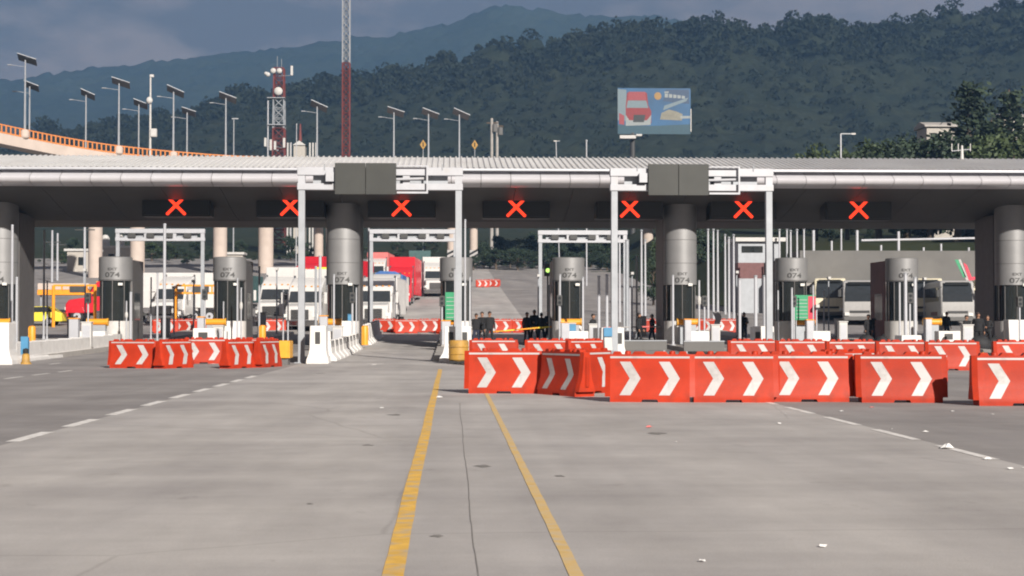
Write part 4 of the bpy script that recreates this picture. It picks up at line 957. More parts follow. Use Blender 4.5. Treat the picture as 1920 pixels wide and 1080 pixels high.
# ------------------------------------------------------------------ vehicles
def wheels(t, spots, r=.5, wd=.3):
    for (x, y) in spots:
        s = 1 if x > 0 else -1
        ty = MB().tube((x - wd / 2, y, r), (x + wd / 2, y, r), r, n=18).build('tyre', M['black'], t, smooth=True)
        MB().tube((x + s * wd / 2, y, r), (x + s * (wd / 2 + .02), y, r), r * .58, n=14).build('rim', M['steelw'], ty, smooth=True)
        MB().tube((x + s * (wd / 2 + .02), y, r), (x + s * (wd / 2 + .08), y, r), r * .2, n=8).build('hub', M['chrome'], ty)
def semi(label, loc, rz, cab='truckw', box='truckw', L=9, bh=4.1, bw=2.55, boxname='trailer_box', tarp=None):
    t = thing('semi_truck', label, 'truck', loc, rz, None); C = M[cab]
    MB().prism([(0, .75), (.0, 1.45), (.25, 1.78), (1.7, 2.0), (1.7, .75)], -1.02, 1.02).build('hood', C, t, bev=.09, smooth=True)
    MB().prism([(1.7, .75), (1.7, 2.0), (2.2, 2.85), (2.5, 3.2), (4.3, 3.85), (4.5, 3.85), (4.5, .75)], -1.18, 1.18).build('cab', C, t, bev=.09, smooth=True)
    MB().add([(-1.06, 1.66, 2.05), (1.06, 1.66, 2.05), (1.0, 2.11, 2.83), (-1.0, 2.11, 2.83)], [(0, 1, 2, 3)]).build('windshield', M['wglass'], t)
    for s in (-.4, .3): MB().bar((s, 1.66, 2.08), (s + .45, 1.80, 2.36), .02, .03).build('wiper', M['black'], t)
    for s in (-1, 1):
        MB().add([(s * 1.184, 2.05, 2.05), (s * 1.184, 3.0, 2.05), (s * 1.184, 3.0, 2.8), (s * 1.184, 2.4, 2.8)], [(0, 1, 2, 3)]).build('side_window', M['wglass'], t)
        MB().box(s * .98 - .14, s * .98 + .14, -.03, .03, .98, 1.22).build('headlight', M['lamp'], t, bev=.02)
        m_ = MB().box(s * 1.52 - .1, s * 1.52 + .1, 1.75, 1.85, 1.95, 2.75).build('mirror', C, t, bev=.03); MB().tube((s * 1.15, 1.85, 2.6), (s * 1.5, 1.8, 2.6), .03).build('mirror_arm', M['chrome'], m_)
        MB().prism([(.35, .95), (.55, 1.25), (1.35, 1.25), (1.55, .95), (1.65, .75), (.2, .75)], s * 1.22 if s < 0 else .98, -.98 if s < 0 else 1.22).build('fender', C, t, bev=.05, smooth=True)
        MB().tube((s * 1.12, 4.62, .9), (s * 1.12, 4.62, 4.0), .09).build('exhaust_stack', M['chrome'], t, smooth=True)
        MB().tube((s * .95, 2.3, .72), (s * .95, 3.6, .72), .32, n=14).build('fuel_tank', M['chrome'], t, smooth=True)
    MB().box(-.62, .62, -.05, -.002, .84, 1.52).build('grille', M['dark'], t, bev=.02)
    for i in range(4): MB().box(-.56, .56, -.07, -.051, .95 + i * .15, .99 + i * .15).build('grille_bar', M['chrome'], t)
    MB().box(-1.2, 1.2, -.2, .25, .38, .80).build('bumper', C if cab == 'red' else M['chrome'], t, bev=.06)
    for q in (-.9, -.45, 0, .45, .9): MB().box(q - .06, q + .06, 2.38, 2.52, 3.17, 3.24).build('marker_light', M['yorange'], t)
    MB().box(-.45, .45, .6, 5.6 + L, .55, .75).build('chassis', M['dark'], t)
    tb = MB().box(-bw / 2, bw / 2, 5.0, 5.0 + L, 1.15, bh).build(boxname, M[box], t, bev=.05)
    for y_ in np.arange(5.8, 5 + L, 1.2):
        MB().box(-bw / 2 - .02, bw / 2 + .02, y_, y_ + .06, 1.15, bh - .1).build('side_rib', M[box], tb)
    if tarp: MB().prism([(-bw / 2 - .03, bh - .5), (-bw / 2 - .03, bh + .05), (-bw / 4, bh + .35), (bw / 4, bh + .3), (bw / 2 + .03, bh), (bw / 2 + .03, bh - .6)], 4.95, 5.0 + L * .6, 'y').build('tarpaulin', M[tarp], t, bev=.08)
    wheels(t, [(-1.0, .95), (1.0, .95), (-1.0, 4.2), (1.0, 4.2), (-1.0, 5.3), (1.0, 5.3), (-1.0, 3 + L), (1.0, 3 + L), (-1.0, 4.2 + L), (1.0, 4.2 + L)])
    return t
def put_semi(px, Y, rz, label, **k): return semi(label, (atx(px, Y), Y, g(Y)), R(rz), **k)
put_semi(128, 127, -90, 'glossy red semi truck cab seen from its side at the left exit', cab='red', box='truckw', L=7, bh=3.9)
put_semi(306, 121, -6, 'white box truck between the second and third booths', L=7, bh=3.9)
put_semi(562, 111.5, -4, 'white semi truck facing the camera behind the left gantry post', L=9, bh=4.5)
put_semi(507, 120, -4, 'white semi truck left of and behind the one at the gantry post', L=9, bh=4.6)
put_semi(612, 123, 0, 'truck with a yellow trailer left of the large left column', cab='truckw', box='trucky', L=9, bh=4.6)
put_semi(700, 114, -3, 'white semi truck at the head of the queue in the middle lane', L=8, bh=3.9, tarp=None)
put_semi(716, 133, -3, 'white truck with blue tarpaulin second in the middle lane queue', L=7, bh=3.8, tarp='tarpb')
put_semi(746, 154, -3, 'red semi truck with white topped red trailer in the middle lane queue', cab='red', box='red', L=9, bh=4.9)
put_semi(816, 172, 2, 'white semi truck coming down the hill beside the fifth booth', L=8, bh=4.5)
put_semi(788, 182, 2, 'truck with dark green trailer behind the white one on the hill', cab='maroon', box='tarpg', L=11, bh=5.0)
put_semi(548, 168, -20, 'red truck with red trailer far behind the left gantry', cab='red', box='red', L=8, bh=4.6)
put_semi(592, 172, -20, 'second red truck far behind the left gantry, farther right', cab='red', box='red', L=8, bh=4.2)
put_semi(700, 190, -3, 'far red trailer truck high on the queue at the left column', cab='truckw', box='pinkp', L=9, bh=4.6)
put_semi(400, 140, -8, 'dark green truck behind the third booth from the left', cab='tarpg', box='tarpg', L=7, bh=3.6)
def car(label, loc, rz, col):
    t = thing('car', label, 'car', loc, rz); C = M[col]
    MB().prism([(0, .3), (0, .7), (.25, .85), (1.2, .95), (1.9, 1.42), (3.3, 1.45), (4.0, 1.0), (4.3, .95), (4.35, .3)], -.86, .86).build('body', C, t, bev=.08, smooth=True)
    MB().prism([(1.36, .98), (1.94, 1.38), (3.25, 1.41), (3.75, 1.02)], -.87, .87).build('side_window', M['wglass'], t)
    MB().add([(-.75, 1.25, .985), (.75, 1.25, .985), (.68, 1.87, 1.41), (-.68, 1.87, 1.41)], [(0, 1, 2, 3)]).build('windshield', M['wglass'], t)
    for s in (-1, 1): MB().box(s * .65 - .16, s * .65 + .16, -.02, .05, .58, .72).build('headlight', M['lamp'], t, bev=.02)
    wheels(t, [(-.78, .8), (.78, .8), (-.78, 3.4), (.78, 3.4)], .31, .2)
car('yellow taxi partly hidden at the far left beyond the red truck', (atx(12, 122), 122, g(122)), R(-90), 'trucky')
def bus(label, loc, rz, side='busgrey'):
    t = thing('coach_bus', label, 'bus', loc, rz, 'coaches parked beyond the right booths'); C = M[side]; L = 11.5
    MB().prism([(.05, .45), (-.05, 1.2), (.1, 2.3), (.55, 3.35), (.9, 3.5), (L, 3.5), (L, .4)], -1.27, 1.27).build('body', C, t, bev=.14, smooth=True)
    MB().add([(-1.12, .01, 1.85), (1.12, .01, 1.85), (1.10, .10, 2.45), (-1.10, .10, 2.45), (1.05, .50, 3.3), (-1.05, .50, 3.3)], [(0, 1, 2, 3), (3, 2, 4, 5)]).build('windshield', M['wglass'], t)
    for s in (-1, 1):
        for i in range(6): MB().box(s * 1.275 - .004, s * 1.275 + .004, 1.2 + i * 1.65, 2.75 + i * 1.65, 1.9, 3.0).build('side_window', M['wglass'], t)
        MB().box(s * .95 - .18, s * .95 + .18, -.09, .05, .75, 1.0).build('headlight', M['lamp'], t, bev=.03)
        mr = MB().box(s * 1.5 - .12, s * 1.5 + .12, -.35, -.2, 2.2, 2.75).build('mirror', M['dark'], t, bev=.03); MB().tube((s * 1.2, .1, 3.0), (s * 1.5, -.28, 2.75), .035).build('mirror_arm', M['dark'], mr)
    MB().box(-1.2, 1.2, -.12, .2, .38, .7).build('bumper', M['bwall'], t, bev=.05); MB().box(-.75, .75, -.075, -.05, .98, 1.15).build('grille', M['dark'], t)
    MB().box(-.9, .9, .28, .34, 3.12, 3.36).build('destination_sign', M['signface'], t, bev=.01)
    MB().box(-1.28, 1.28, 2.0, 6, .8, 1.1).build('side_stripe', M['maroon'], t)
    wheels(t, [(-1.08, 2.2), (1.08, 2.2), (-1.08, 8.6), (1.08, 8.6)], .5, .3)
bus('white coach facing the camera right of the eighth booth', (atx(1612, 122), 122, g(122)), R(-14))
bus('white coach facing the camera left of the rightmost column', (atx(1796, 121), 121, g(121)), R(-10))
bus('cream coach partly hidden left of the eighth booth coach', (atx(1556, 131), 131, g(131)), R(-14), 'cream')
bus('cream coach partly hidden between the two white coaches', (atx(1738, 131), 131, g(131)), R(-14), 'cream')
bus('cream coach partly hidden at the rightmost column', (atx(1868, 130), 130, g(130)), R(-10), 'cream')

# ------------------------------------------------------------------ buildings at right and left
Y = 136; x0, x1 = atx(1500, Y), atx(2100, Y); zt, zb_ = atz(470, Y, 1700), atz(536, Y, 1700)
t = thing('elevated_walkway', 'grey concrete elevated walkway above the coaches at right', 'walkway', (0, Y, 0))
MB().box(x0, x1, 0, 3.2, zb_ + .25, zt).build('beam', M['bwall'], t, bev=.04); MB().box(x0 - .1, x1, -.08, 3.3, zb_, zb_ + .24).build('edge_ledge', M['conc'], t)
for q in (x0 + .8, (x0 + x1) / 2 + 4.2, x1 - .5): MB().box(q - .4, q + .4, 1, 2, g(Y) - .2, zb_).build('support', M['bwall'], t)
for px, a in ((1528, 430), (1562, 450), (1610, 430), (1655, 458), (1688, 432), (1768, 455), (1735, 462), (1820, 462)):
    x = atx(px, Y); MB().tube((x, .4, zt), (x, .4, atz(a, Y)), .12 if a < 440 else .09, n=8).build('rail_post', M['steelw'], t)
MB().tube((atx(1618, Y), .4, atz(449, Y)), (atx(1850, Y), .4, atz(444, Y)), .10).build('hand_rail', M['steelw'], t)
for nm, m, pts in (('green_stroke', 'ggreen', [(1790, 487), (1797, 487), (1812, 520), (1806, 520)]), ('white_stroke', 'chev', [(1797, 487), (1801, 486), (1817, 527), (1812, 527)]), ('red_stroke', 'gred', [(1806, 492), (1813, 497), (1822, 520), (1838, 516), (1832, 528), (1818, 530)])):
    MB().add([(at(a, b, Y).x, -.012, at(a, b, Y).z) for a, b in pts], [tuple(range(len(pts)))]).build(nm, M[m], t)
t = thing('poster_stand', 'pale cream poster panel standing beside the right coach', 'poster', (atx(1838, 128), 128, g(128)))
MB().box(-.55, .55, 0, .1, .6, 2.9).build('sheet', M['cream'], t); MB().box(-.5, .4, -.012, -.002, 1.7, 1.78).build('red_line', M['gred'], t)
for s in (-.45, .45): MB().tube((s, .05, 0), (s, .05, .6), .04).build('leg', M['steel'], t)
t = thing('guard_house', 'small grey and maroon office with white flat roof right of the seventh booth', 'building', (atx(1418, 142), 142, g(142)))
hh = atz(452, 142) - g(142); MB().box(-1.6, 2.2, 0, 4, 0, hh).build('wall', M['steel'], t); MB().box(-1.9, 2.6, -.4, 4.4, hh, hh + .35).build('roof', M['white'], t); MB().box(-1.62, 2.22, -.02, 2, hh - 3.3, hh - 1.9).build('maroon_band', M['maroon'], t); MB().box(-1.3, .6, -.03, .5, hh - 1.0, hh - .4).build('window', M['glass'], t)
for i, (px, a) in enumerate(((1328, 430), (1338, 430), (1346, 432), (1360, 440), (1367, 445), (1376, 440), (1462, 430), (1476, 428), (1483, 432), (1495, 430), (1508, 428), (1150, 440), (1162, 440), (1203, 432), (1210, 450))):
    Yp = 128 + (i % 4) * 4; x = atx(px, Yp); h = atz(a, Yp) - g(Yp); t = thing('flag_pole', 'slim steel pole behind the booths at right, %s from the left' % ['fifth', 'sixth', 'seventh', 'eighth', 'ninth', 'tenth', 'eleventh', 'twelfth', 'thirteenth', 'fourteenth', 'fifteenth', 'first', 'second', 'third', 'fourth'][i], 'pole', (x, Yp, g(Yp)), 0, 'slim steel poles behind the booths')
    MB().tube((0, 0, 0), (0, 0, h), .11, .07, 8).build('shaft', M['steelw'], t, smooth=True); MB().ball((0, 0, h), .12, .12, .1, 8, 5).build('finial', M['steel'], t, smooth=True)
# orange height portals at left exits
for pa, pb, Y, lab in ((100, 178, 119, 'orange height-limit portal in front of the red truck'), (330, 414, 118, 'orange height-limit portal between second and third booths')):
    x0, x1 = atx(pa, Y), atx(pb, Y); zb = g(Y); h = atz(536, Y) - zb; t = thing('height_portal', lab, 'portal', (0, Y, zb), 0, 'orange height-limit portals')
    for z in (h, h - .55): MB().bar((x0, 0, z), (x1 + .1, 0, z), .14, .14).build('beam', M['yorange'], t)
    for q in np.linspace(x0, x1, 6)[1:-1]: MB().bar((q, 0, h - .5), (q, 0, h - .05), .1, .1).build('brace', M['yorange'], t)
    for q in (x0, x1): MB().tube((q, 0, 0), (q, 0, h), .12).build('post', M['yorange'], t)
    MB().box(x0 + 1.2, x0 + 2.4, -.12, -.08, h - .5, h - .05).build('clearance_plate', M['dark'], t)
t = thing('canopy_stall', 'long low beige and orange awning at the far left exit', 'awning', (atx(118, 140), 140, g(140)))
h = atz(532, 140) - g(140); MB().box(-2.2, 2.2, 0, 3, h - .55, h).build('fascia', M['beige'], t, bev=.03); MB().box(-2.2, 2.2, -.03, 3, h - 1.0, h - .56).build('valance', M['yorange'], t)
for q in (-2.0, 2.0): MB().tube((q, .4, 0), (q, .4, h - .5), .08).build('post', M['steel'], t)
# far left small buildings
for px, py, Y, w, lab in ((152, 472, 250, 2.2, 'small white kiosk on the slope between the left overpass columns'), (208, 466, 262, 3.0, 'low white building with two tanks on the slope'), (440, 478, 246, 1.2, 'white box on the slope right of the third booth')):
    x = atx(px, Y); zb = g(Y); h = max(1.5, atz(py, Y) - zb); t = thing('small_house', lab, 'building', (x, Y, zb), 0)
    MB().box(-w, w, 0, 3, 0, h).build('wall', M['plaster'], t); MB().box(-w * 1.2, w * 1.2, -.3, 3.3, h, h + .35).build('roof', M['white'], t); MB().box(-.5, .5, -.02, .2, h * .3, h * .7).build('window', M['glass'], t)
    if w > 2.5:
        for q in (-1.2, 1.2): MB().lathe([(.7, h + .35), (.75, h + 1.6), (.4, h + 2.1), (.05, h + 2.2)], 12, (q, 1)).build('water_tank', M['white'], t, smooth=True)
for px, py, Y, lab in ((158, 432, 180, 'grey utility pole with cross arm before the left overpass column'), (97, 455, 210, 'white pole at far left under the canopy'), (107, 460, 215, 'grey pole at far left under the canopy')):
    x = atx(px, Y); zb = g(Y); h = atz(py, Y) - zb; t = thing('utility_pole', lab, 'utility pole', (x, Y, zb)); MB().tube((0, 0, 0), (0, 0, h + 1.5), .16, .12, 8).build('pole', M['steelw'], t); MB().box(-1.1, 1.1, -.06, .06, h - .1, h + .02).build('cross_arm', M['dark'], t)
# embankment behind the coaches
def emb(X, Y): return gv(Y) + np.clip((X - 26) / 10, 0, 1) * np.clip((Y - 150) / 14, 0, 1) * 6.0 + (vnoise(X, Y, 7, 21) - .5) * .8 - .3
V, Fc = grid_mesh(np.arange(22, 140, 2.5), np.arange(146, 330, 3.), emb)
tag(np_obj('embankment', V, Fc, M['scrub']), kind='structure')
def house(px, py, Y, w, lab, z0=None):
    x = atx(px, Y); zt = atz(py, Y, px); zb = g(Y) + 5; t = thing('house', lab, 'house', (x, Y, zb)); h = zt - zb
    MB().box(-w / 2, w / 2, 0, 5, 0, h).build('wall', M['plaster'], t); MB().prism([(-.4, h), (5.4, h), (5.2, h + .5), (2.5, h + 1.0), (-.3, h + .3)], -w / 2 - .4, w / 2 + .4).build('roof', M['conc'], t)
    for q in (-w / 4, w / 4): f = MB().box(q - .5, q + .5, -.05, .1, h - 2.2, h - .9).build('window', M['glass'], t); MB().box(q - .6, q + .6, -.1, .02, h - 2.3, h - 2.2).build('sill', M['white'], f)
house(1766, 238, 235, 4.2, 'small pale house among the trees at right'); house(1905, 222, 250, 3.5, 'pale house at the right edge behind trees')

# ------------------------------------------------------------------ trees
def tree_meshes(kind, seed):
    r = random.Random(seed); mb = MB(); tr = MB()
    H = 10.
    if kind == 'pine':
        tr.tube((0, 0, 0), (.1, 0, H), .28, .04, 8)
        for i in range(46):
            z = 1.4 + (H - 1.5) * (i / 46) ** .9; rad = (1 - (z / H)) * 3.0 * r.uniform(.55, 1.15) + .25; a = i * 2.4 + r.uniform(-.4, .4)
            e_ = Vector((rad * math.cos(a), rad * math.sin(a), z - rad * .12)); tr.tube((0, 0, z), e_, .05, .015, 4, False)
            for j in range(int(30 + rad * 42)):
                q = r.uniform(.15, 1.05); c = Vector((0, 0, z)).lerp(e_, q) + Vector((r.gauss(0, .22), r.gauss(0, .22), r.gauss(0, .16)))
                leaf(mb, c, r.uniform(.09, .19), r)
    else:
        tr.tube((0, 0, 0), (.15, .1, 3.4), .34, .24, 8); tr.tube((.15, .1, 3.4), (-.1, .0, 7), .24, .08, 8)
        cl = []
        for i in range(22):
            a = r.uniform(0, 6.28); q = r.uniform(.2, 1); z = r.uniform(2.6, 9.2); rad = 3.6 * q * math.sqrt(max(.05, 1 - ((z - 5.6) / 4.4) ** 2))
            c = Vector((rad * math.cos(a), rad * math.sin(a), z)); cl.append((c, r.uniform(.7, 1.5)))
            tr.tube((.1, .05, max(2.2, z - 2.2)), c, .09, .02, 5, False)
        for c, s in cl:
            for j in range(int(170 * s)):
                d = Vector((r.gauss(0, 1), r.gauss(0, 1), r.gauss(0, .75))); d = d.normalized() * (r.random() ** .4) * s
                leaf(mb, c + d, r.uniform(.13, .28), r)
    return tr, mb
def leaf(mb, c, s, r):
    u = Vector((r.gauss(0, 1), r.gauss(0, 1), r.gauss(0, 1))).normalized(); v = u.orthogonal().normalized(); w = u.cross(v)
    mb.add([c + v * s, c + w * s * .6, c - v * s, c - w * s * .6], [(0, 1, 2, 3)])
TM = {}
for kind, seeds in (('pine', (1, 2)), ('round', (3, 4, 5))):
    for sd in seeds:
        a, b = tree_meshes(kind, sd); me2 = bpy.data.meshes.new('crown'); me2.from_pydata(b.v, [], b.f); me2.update(); TM[(kind, sd)] = (a.mesh('trunk'), me2)
CR = {}
def tree(px, py, Y, kind, sd, m, wscale, label, zb=None, group='trees beyond the plaza'):
    x = atx(px, Y)
    if zb is None: zb = g(Y) - .2 + (5.0 if x > 34 and Y > 160 else 0)
    h = atz(py, Y, px) - zb; s = h / 10.
    t = thing('pine_tree' if kind == 'pine' else 'tree', label, 'tree', (x, Y, zb), random.uniform(0, 6.28), group)
    a, b = TM[(kind, sd)]
    for nm, me, mm in (('trunk', a, 'bark'), ('crown', b, m)):
        key = (nm, kind, sd, mm)
        if key not in CR: CR[key] = me.copy(); CR[key].materials.append(M[mm])
        o = bpy.data.objects.new(nm, CR[key]); COL.objects.link(o); o.parent = t; o.scale = (s * wscale, s * wscale, s)
tree(1822, 155, 205, 'pine', 1, 'leafd', 1.5, 'tallest dark pine tree above the roof at right')
tree(1898, 168, 215, 'pine', 2, 'leafd', 1.5, 'tall dark pine tree at the right edge')
tree(1862, 225, 195, 'pine', 2, 'leafd', 1.7, 'shorter green pine between the two tall ones')
for px, py, Y, sd, m, ws, lab in ((1700, 250, 190, 3, 'leafd', .8, 'round dark tree left of the small pale house'), (1650, 262, 192, 4, 'leaf', .7, 'round tree farthest left of the dark group at right'), (1745, 258, 188, 5, 'leafd', .75, 'dark tree just below the small pale house'),
        (1795, 256, 186, 3, 'leafd', .8, 'dark tree below the tallest pine'), (1850, 250, 184, 4, 'leafl', .75, 'light green tree at the foot of the tallest pine'), (1905, 258, 182, 5, 'leafl', .8, 'light green tree at the right edge'),
        (1590, 276, 196, 3, 'leafl', .55, 'low light green tree by the pale lamp pole'), (1530, 275, 200, 5, 'leafl', .6, 'low light green tree left of the pale lamp pole'), (1960, 240, 185, 3, 'leafd', .8, 'dark tree just past the right edge'),
        (905, 452, 268, 4, 'leafd', 1.1, 'dark tree behind the road beside the hatched column'), (935, 440, 275, 3, 'leafd', 1.1, 'dark tree behind the road, left of the exit gantry'), (968, 448, 272, 5, 'leafd', 1.2, 'dark tree at the head of the climbing road'),
        (1000, 436, 278, 4, 'leafd', 1.1, 'dark tree left of the sixth booth exit gantry'), (1034, 444, 270, 3, 'leafd', 1.2, 'dark tree behind the sixth booth, left'), (1072, 434, 276, 5, 'leaf', 1.1, 'dark tree right above the sixth booth'),
        (1108, 442, 268, 4, 'leafd', 1.1, 'dark tree right of the sixth booth'), (1142, 436, 272, 3, 'leaf', 1.2, 'dark tree behind the right gantry left post'), (1225, 478, 155, 5, 'leafd', .8, 'bushy tree left of the right large column'), (1245, 440, 190, 4, 'leaf', .8, 'tree hard left of the right large column'),
        (1320, 428, 200, 3, 'leafd', .9, 'dark tree right of the right large column'), (1365, 432, 205, 5, 'leafd', .9, 'dark tree behind the slim poles'), (1470, 428, 200, 4, 'leafd', .9, 'dark tree behind the eighth booth'), (1560, 428, 210, 3, 'leafd', 1., 'dark tree above the walkway, left'), (1640, 426, 212, 5, 'leafd', 1., 'dark tree above the walkway, middle'), (1730, 426, 212, 4, 'leafd', 1., 'dark tree above the walkway, right'), (1820, 426, 212, 3, 'leafd', 1., 'dark tree above the walkway, far right'),
        (115, 470, 275, 5, 'leaf', 1.2, 'green tree far left under the canopy'), (205, 490, 270, 3, 'leafd', 1.2, 'dark tree between the left overpass columns'), (135, 445, 300, 4, 'leafd', 1.2, 'larger dark tree far left behind the utility pole'), (310, 455, 280, 4, 'leaf', 1.2, 'green tree seen through the left exit gantry'), (350, 470, 275, 5, 'leafd', 1.2, 'dark tree right in the left exit gantry'), (375, 445, 300, 3, 'leafd', 1.2, 'dark tree behind the left exit gantry post'), (450, 450, 290, 4, 'leafd', 1.1, 'dark tree above the third booth'), (545, 440, 290, 3, 'leafd', 1.2, 'dark tree right of the fourth beige column'), (575, 455, 285, 5, 'leaf', 1.2, 'tree behind the left gantry post'),
        (640, 440, 300, 4, 'leafd', 1.3, 'dark tree behind the left large column'), (745, 450, 300, 5, 'leafd', 1.3, 'dark tree above the truck queue'), (800, 440, 290, 4, 'leafd', 1.3, 'dark tree above the hill trucks'), (262, 440, 300, 5, 'leafd', 1.2, 'dark tree beside the second beige column')):
    tree(px, py, Y, 'round', sd, m, ws * (1.45 if px > 1480 else 1.), lab)

rb = random.Random(5)
NTH = 'first second third fourth fifth sixth seventh eighth ninth tenth eleventh twelfth thirteenth fourteenth fifteenth sixteenth seventeenth eighteenth nineteenth twentieth twenty-first twenty-second twenty-third twenty-fourth twenty-fifth twenty-sixth twenty-seventh'.split()
for i, px in enumerate(np.arange(868, 1262, 17)):
    tree(px + rb.uniform(-6, 6), rb.uniform(462, 482), rb.uniform(256, 266), 'round', 3 + i % 3, 'leafd', rb.uniform(1.3, 1.9), NTH[i] + ' dark tree from the left in the belt behind the climbing road', group='dense tree belt behind the climbing road')
for i, px in enumerate(np.arange(70, 680, 24)):
    tree(px + rb.uniform(-8, 8), rb.uniform(448, 486), rb.uniform(280, 300), 'round', 3 + i % 3, 'leafd' if i % 3 else 'leaf', rb.uniform(1.3, 1.9), NTH[i] + ' tree from the left in the belt behind the beige overpass columns', group='tree belt behind the left columns')
# ------------------------------------------------------------------ people
def person(px, Y, face, label, top='cloth', legs='cloth2', pose=0, h=1.70, z=None, cap=True, sit=False):
    k = h / 1.70; x = atx(px, Y); zb = g(Y) if z is None else z
    t = thing('person', label, 'person', (x, Y, zb), R(face), None)
    st = (.10, .02, .14)[pose % 3]; stride = (0, .16, .05)[pose % 3]
    hip = .92
    def V_(a, b, c): return Vector((a, b, c)) * k
    J = {}
    J['pel'] = V_(0, 0, hip); J['wai'] = V_(0, .0, 1.08); J['che'] = V_(0, .01, 1.28); J['nek'] = V_(0, .01, 1.44); J['hd'] = V_(0, -.01, 1.53)
    for s, n in ((-1, 'L'), (1, 'R')):
        J['hip' + n] = V_(s * .09, 0, .88); J['kne' + n] = V_(s * (.09 + st * .4), -.03 + s * stride * .6, .49); J['ank' + n] = V_(s * (.09 + st * .6), .03 + s * stride, .09); J['toe' + n] = V_(s * (.11 + st * .7), -.15 + s * stride, .035)
        J['sho' + n] = V_(s * .185, .01, 1.38)
        if pose == 2: J['elb' + n] = V_(s * .27, -.03, 1.12); J['wri' + n] = V_(s * .06, -.22, 1.10)
        elif pose == 1: J['elb' + n] = V_(s * .25, .03 - s * .08, 1.10); J['wri' + n] = V_(s * .24, -.10 - s * .10, .88)
        else: J['elb' + n] = V_(s * .25, .04, 1.11); J['wri' + n] = V_(s * .26, -.04, .86)
    rad = dict(pel=.15, wai=.135, che=.155, nek=.058, hd=.06, hip=.10, kne=.062, ank=.045, toe=.04, sho=.078, elb=.050, wri=.034)
    ks = list(J); idx = {n: i for i, n in enumerate(ks)}
    E = [('pel', 'wai'), ('wai', 'che'), ('che', 'nek'), ('nek', 'hd')]
    for n in 'LR': E += [('pel', 'hip' + n), ('hip' + n, 'kne' + n), ('kne' + n, 'ank' + n), ('ank' + n, 'toe' + n), ('che', 'sho' + n), ('sho' + n, 'elb' + n), ('elb' + n, 'wri' + n)]
    me = bpy.data.meshes.new('skeleton'); me.from_pydata([J[n] for n in ks], [(idx[a], idx[b]) for a, b in E], []); ob = bpy.data.objects.new('tmp', me); COL.objects.link(ob)
    ob.modifiers.new('s', 'SKIN'); sm = ob.modifiers.new('d', 'SUBSURF'); sm.levels = 1; sm.render_levels = 1
    for n in ks:
        rr = rad[n.rstrip('LR')] * k; wide = 1.22 if n in ('pel', 'wai', 'che') else 1.0
        d = me.skin_vertices[0].data[idx[n]]; d.radius = (rr * wide, rr * .85 if wide > 1 else rr); d.use_root = n == 'pel'
    dg = bpy.context.evaluated_depsgraph_get(); dg.update(); bm_ = bpy.data.meshes.new_from_object(ob.evaluated_get(dg)); COL.objects.unlink(ob); bpy.data.objects.remove(ob)
    mb = MB(); vs = [tuple(v.co) for v in bm_.vertices]; fs = [tuple(p.vertices) for p in bm_.polygons]; nb = len(fs)
    mb.add(vs, fs)
    hc = V_(0, -.015, 1.60); n_head0 = len(mb.f)
    mb.ball(hc, .077 * k, .095 * k, .118 * k, 12, 9)
    mb.tube(hc + V_(0, -.085, .015), hc + V_(0, -.118, -.022), .008 * k, .017 * k, 6)      # nose
    mb.tube(hc + V_(-.025, -.085, -.058), hc + V_(.025, -.085, -.058), .008 * k, n=5)      # mouth
    for s in (-1, 1): mb.ball(hc + V_(s * .079, .01, -.01), .012 * k, .02 * k, .032 * k, 6, 5)   # ears
    for n, s in (('L', -1), ('R', 1)):
        w = J['wri' + n]; d = (w - J['elb' + n]).normalized(); side = d.cross(Vector((s, 0, 0.01))).normalized(); out = d.cross(side)
        pm = w + d * .05 * k; mb.ball(pm, .036 * k, .03 * k, .05 * k, 8, 6)
        for q in range(4):
            b0 = w + d * .075 * k + side * (q - 1.5) * .019 * k; ln = (.062, .075, .07, .055)[q] * k
            m1 = b0 + d * ln * .6; mb.tube(b0, m1, .0095 * k, .009 * k, 6); mb.tube(m1, m1 + (d * .8 + out * .5) * ln * .55, .009 * k, .007 * k, 6)
        b0 = w + d * .03 * k - side * .03 * k; mb.tube(b0, b0 + (d * .6 - side * .6) * .05 * k, .011 * k, .009 * k, 6)
    body = mb.build('body', M[top], t, smooth=True, ang=80)
    me = body.data; me.materials.append(M[legs]); me.materials.append(M['skin']); me.materials.append(M['shoe'])
    for p in me.polygons:
        c = p.center
        if p.index >= n_head0: p.material_index = 2
        elif c.z < .10 * k: p.material_index = 3
        elif c.z < .95 * k and abs(c.x) < .20 * k: p.material_index = 1
        elif c.z > 1.45 * k: p.material_index = 2
    for s in (-1, 1): MB().ball(hc + V_(s * .03, -.083, .012), .011 * k, .008 * k, .008 * k, 6, 5).build('eye', M['hair'], t)
    hm = MB(); hm.ball(hc + V_(0, .018, .028), .086 * k, .096 * k, .104 * k, 12, 8); hm.build('hair', M['hair'], t, smooth=True)
    if cap: MB().prism([(-.15 * k, 1.66 * k), (-.06 * k, 1.69 * k), (-.06 * k, 1.675 * k), (-.15 * k, 1.65 * k)], -.06 * k, .06 * k).build('cap_peak', M['cloth'], t)
    jm = MB(); jm.lathe([(.20 * k, .88 * k), (.205 * k, .96 * k), (.19 * k, 1.10 * k), (.215 * k, 1.28 * k), (.20 * k, 1.38 * k), (.10 * k, 1.45 * k)], 14)
    jk = jm.build('jacket', M[top], t, smooth=True); jk.scale = (1, .72, 1)
    return t
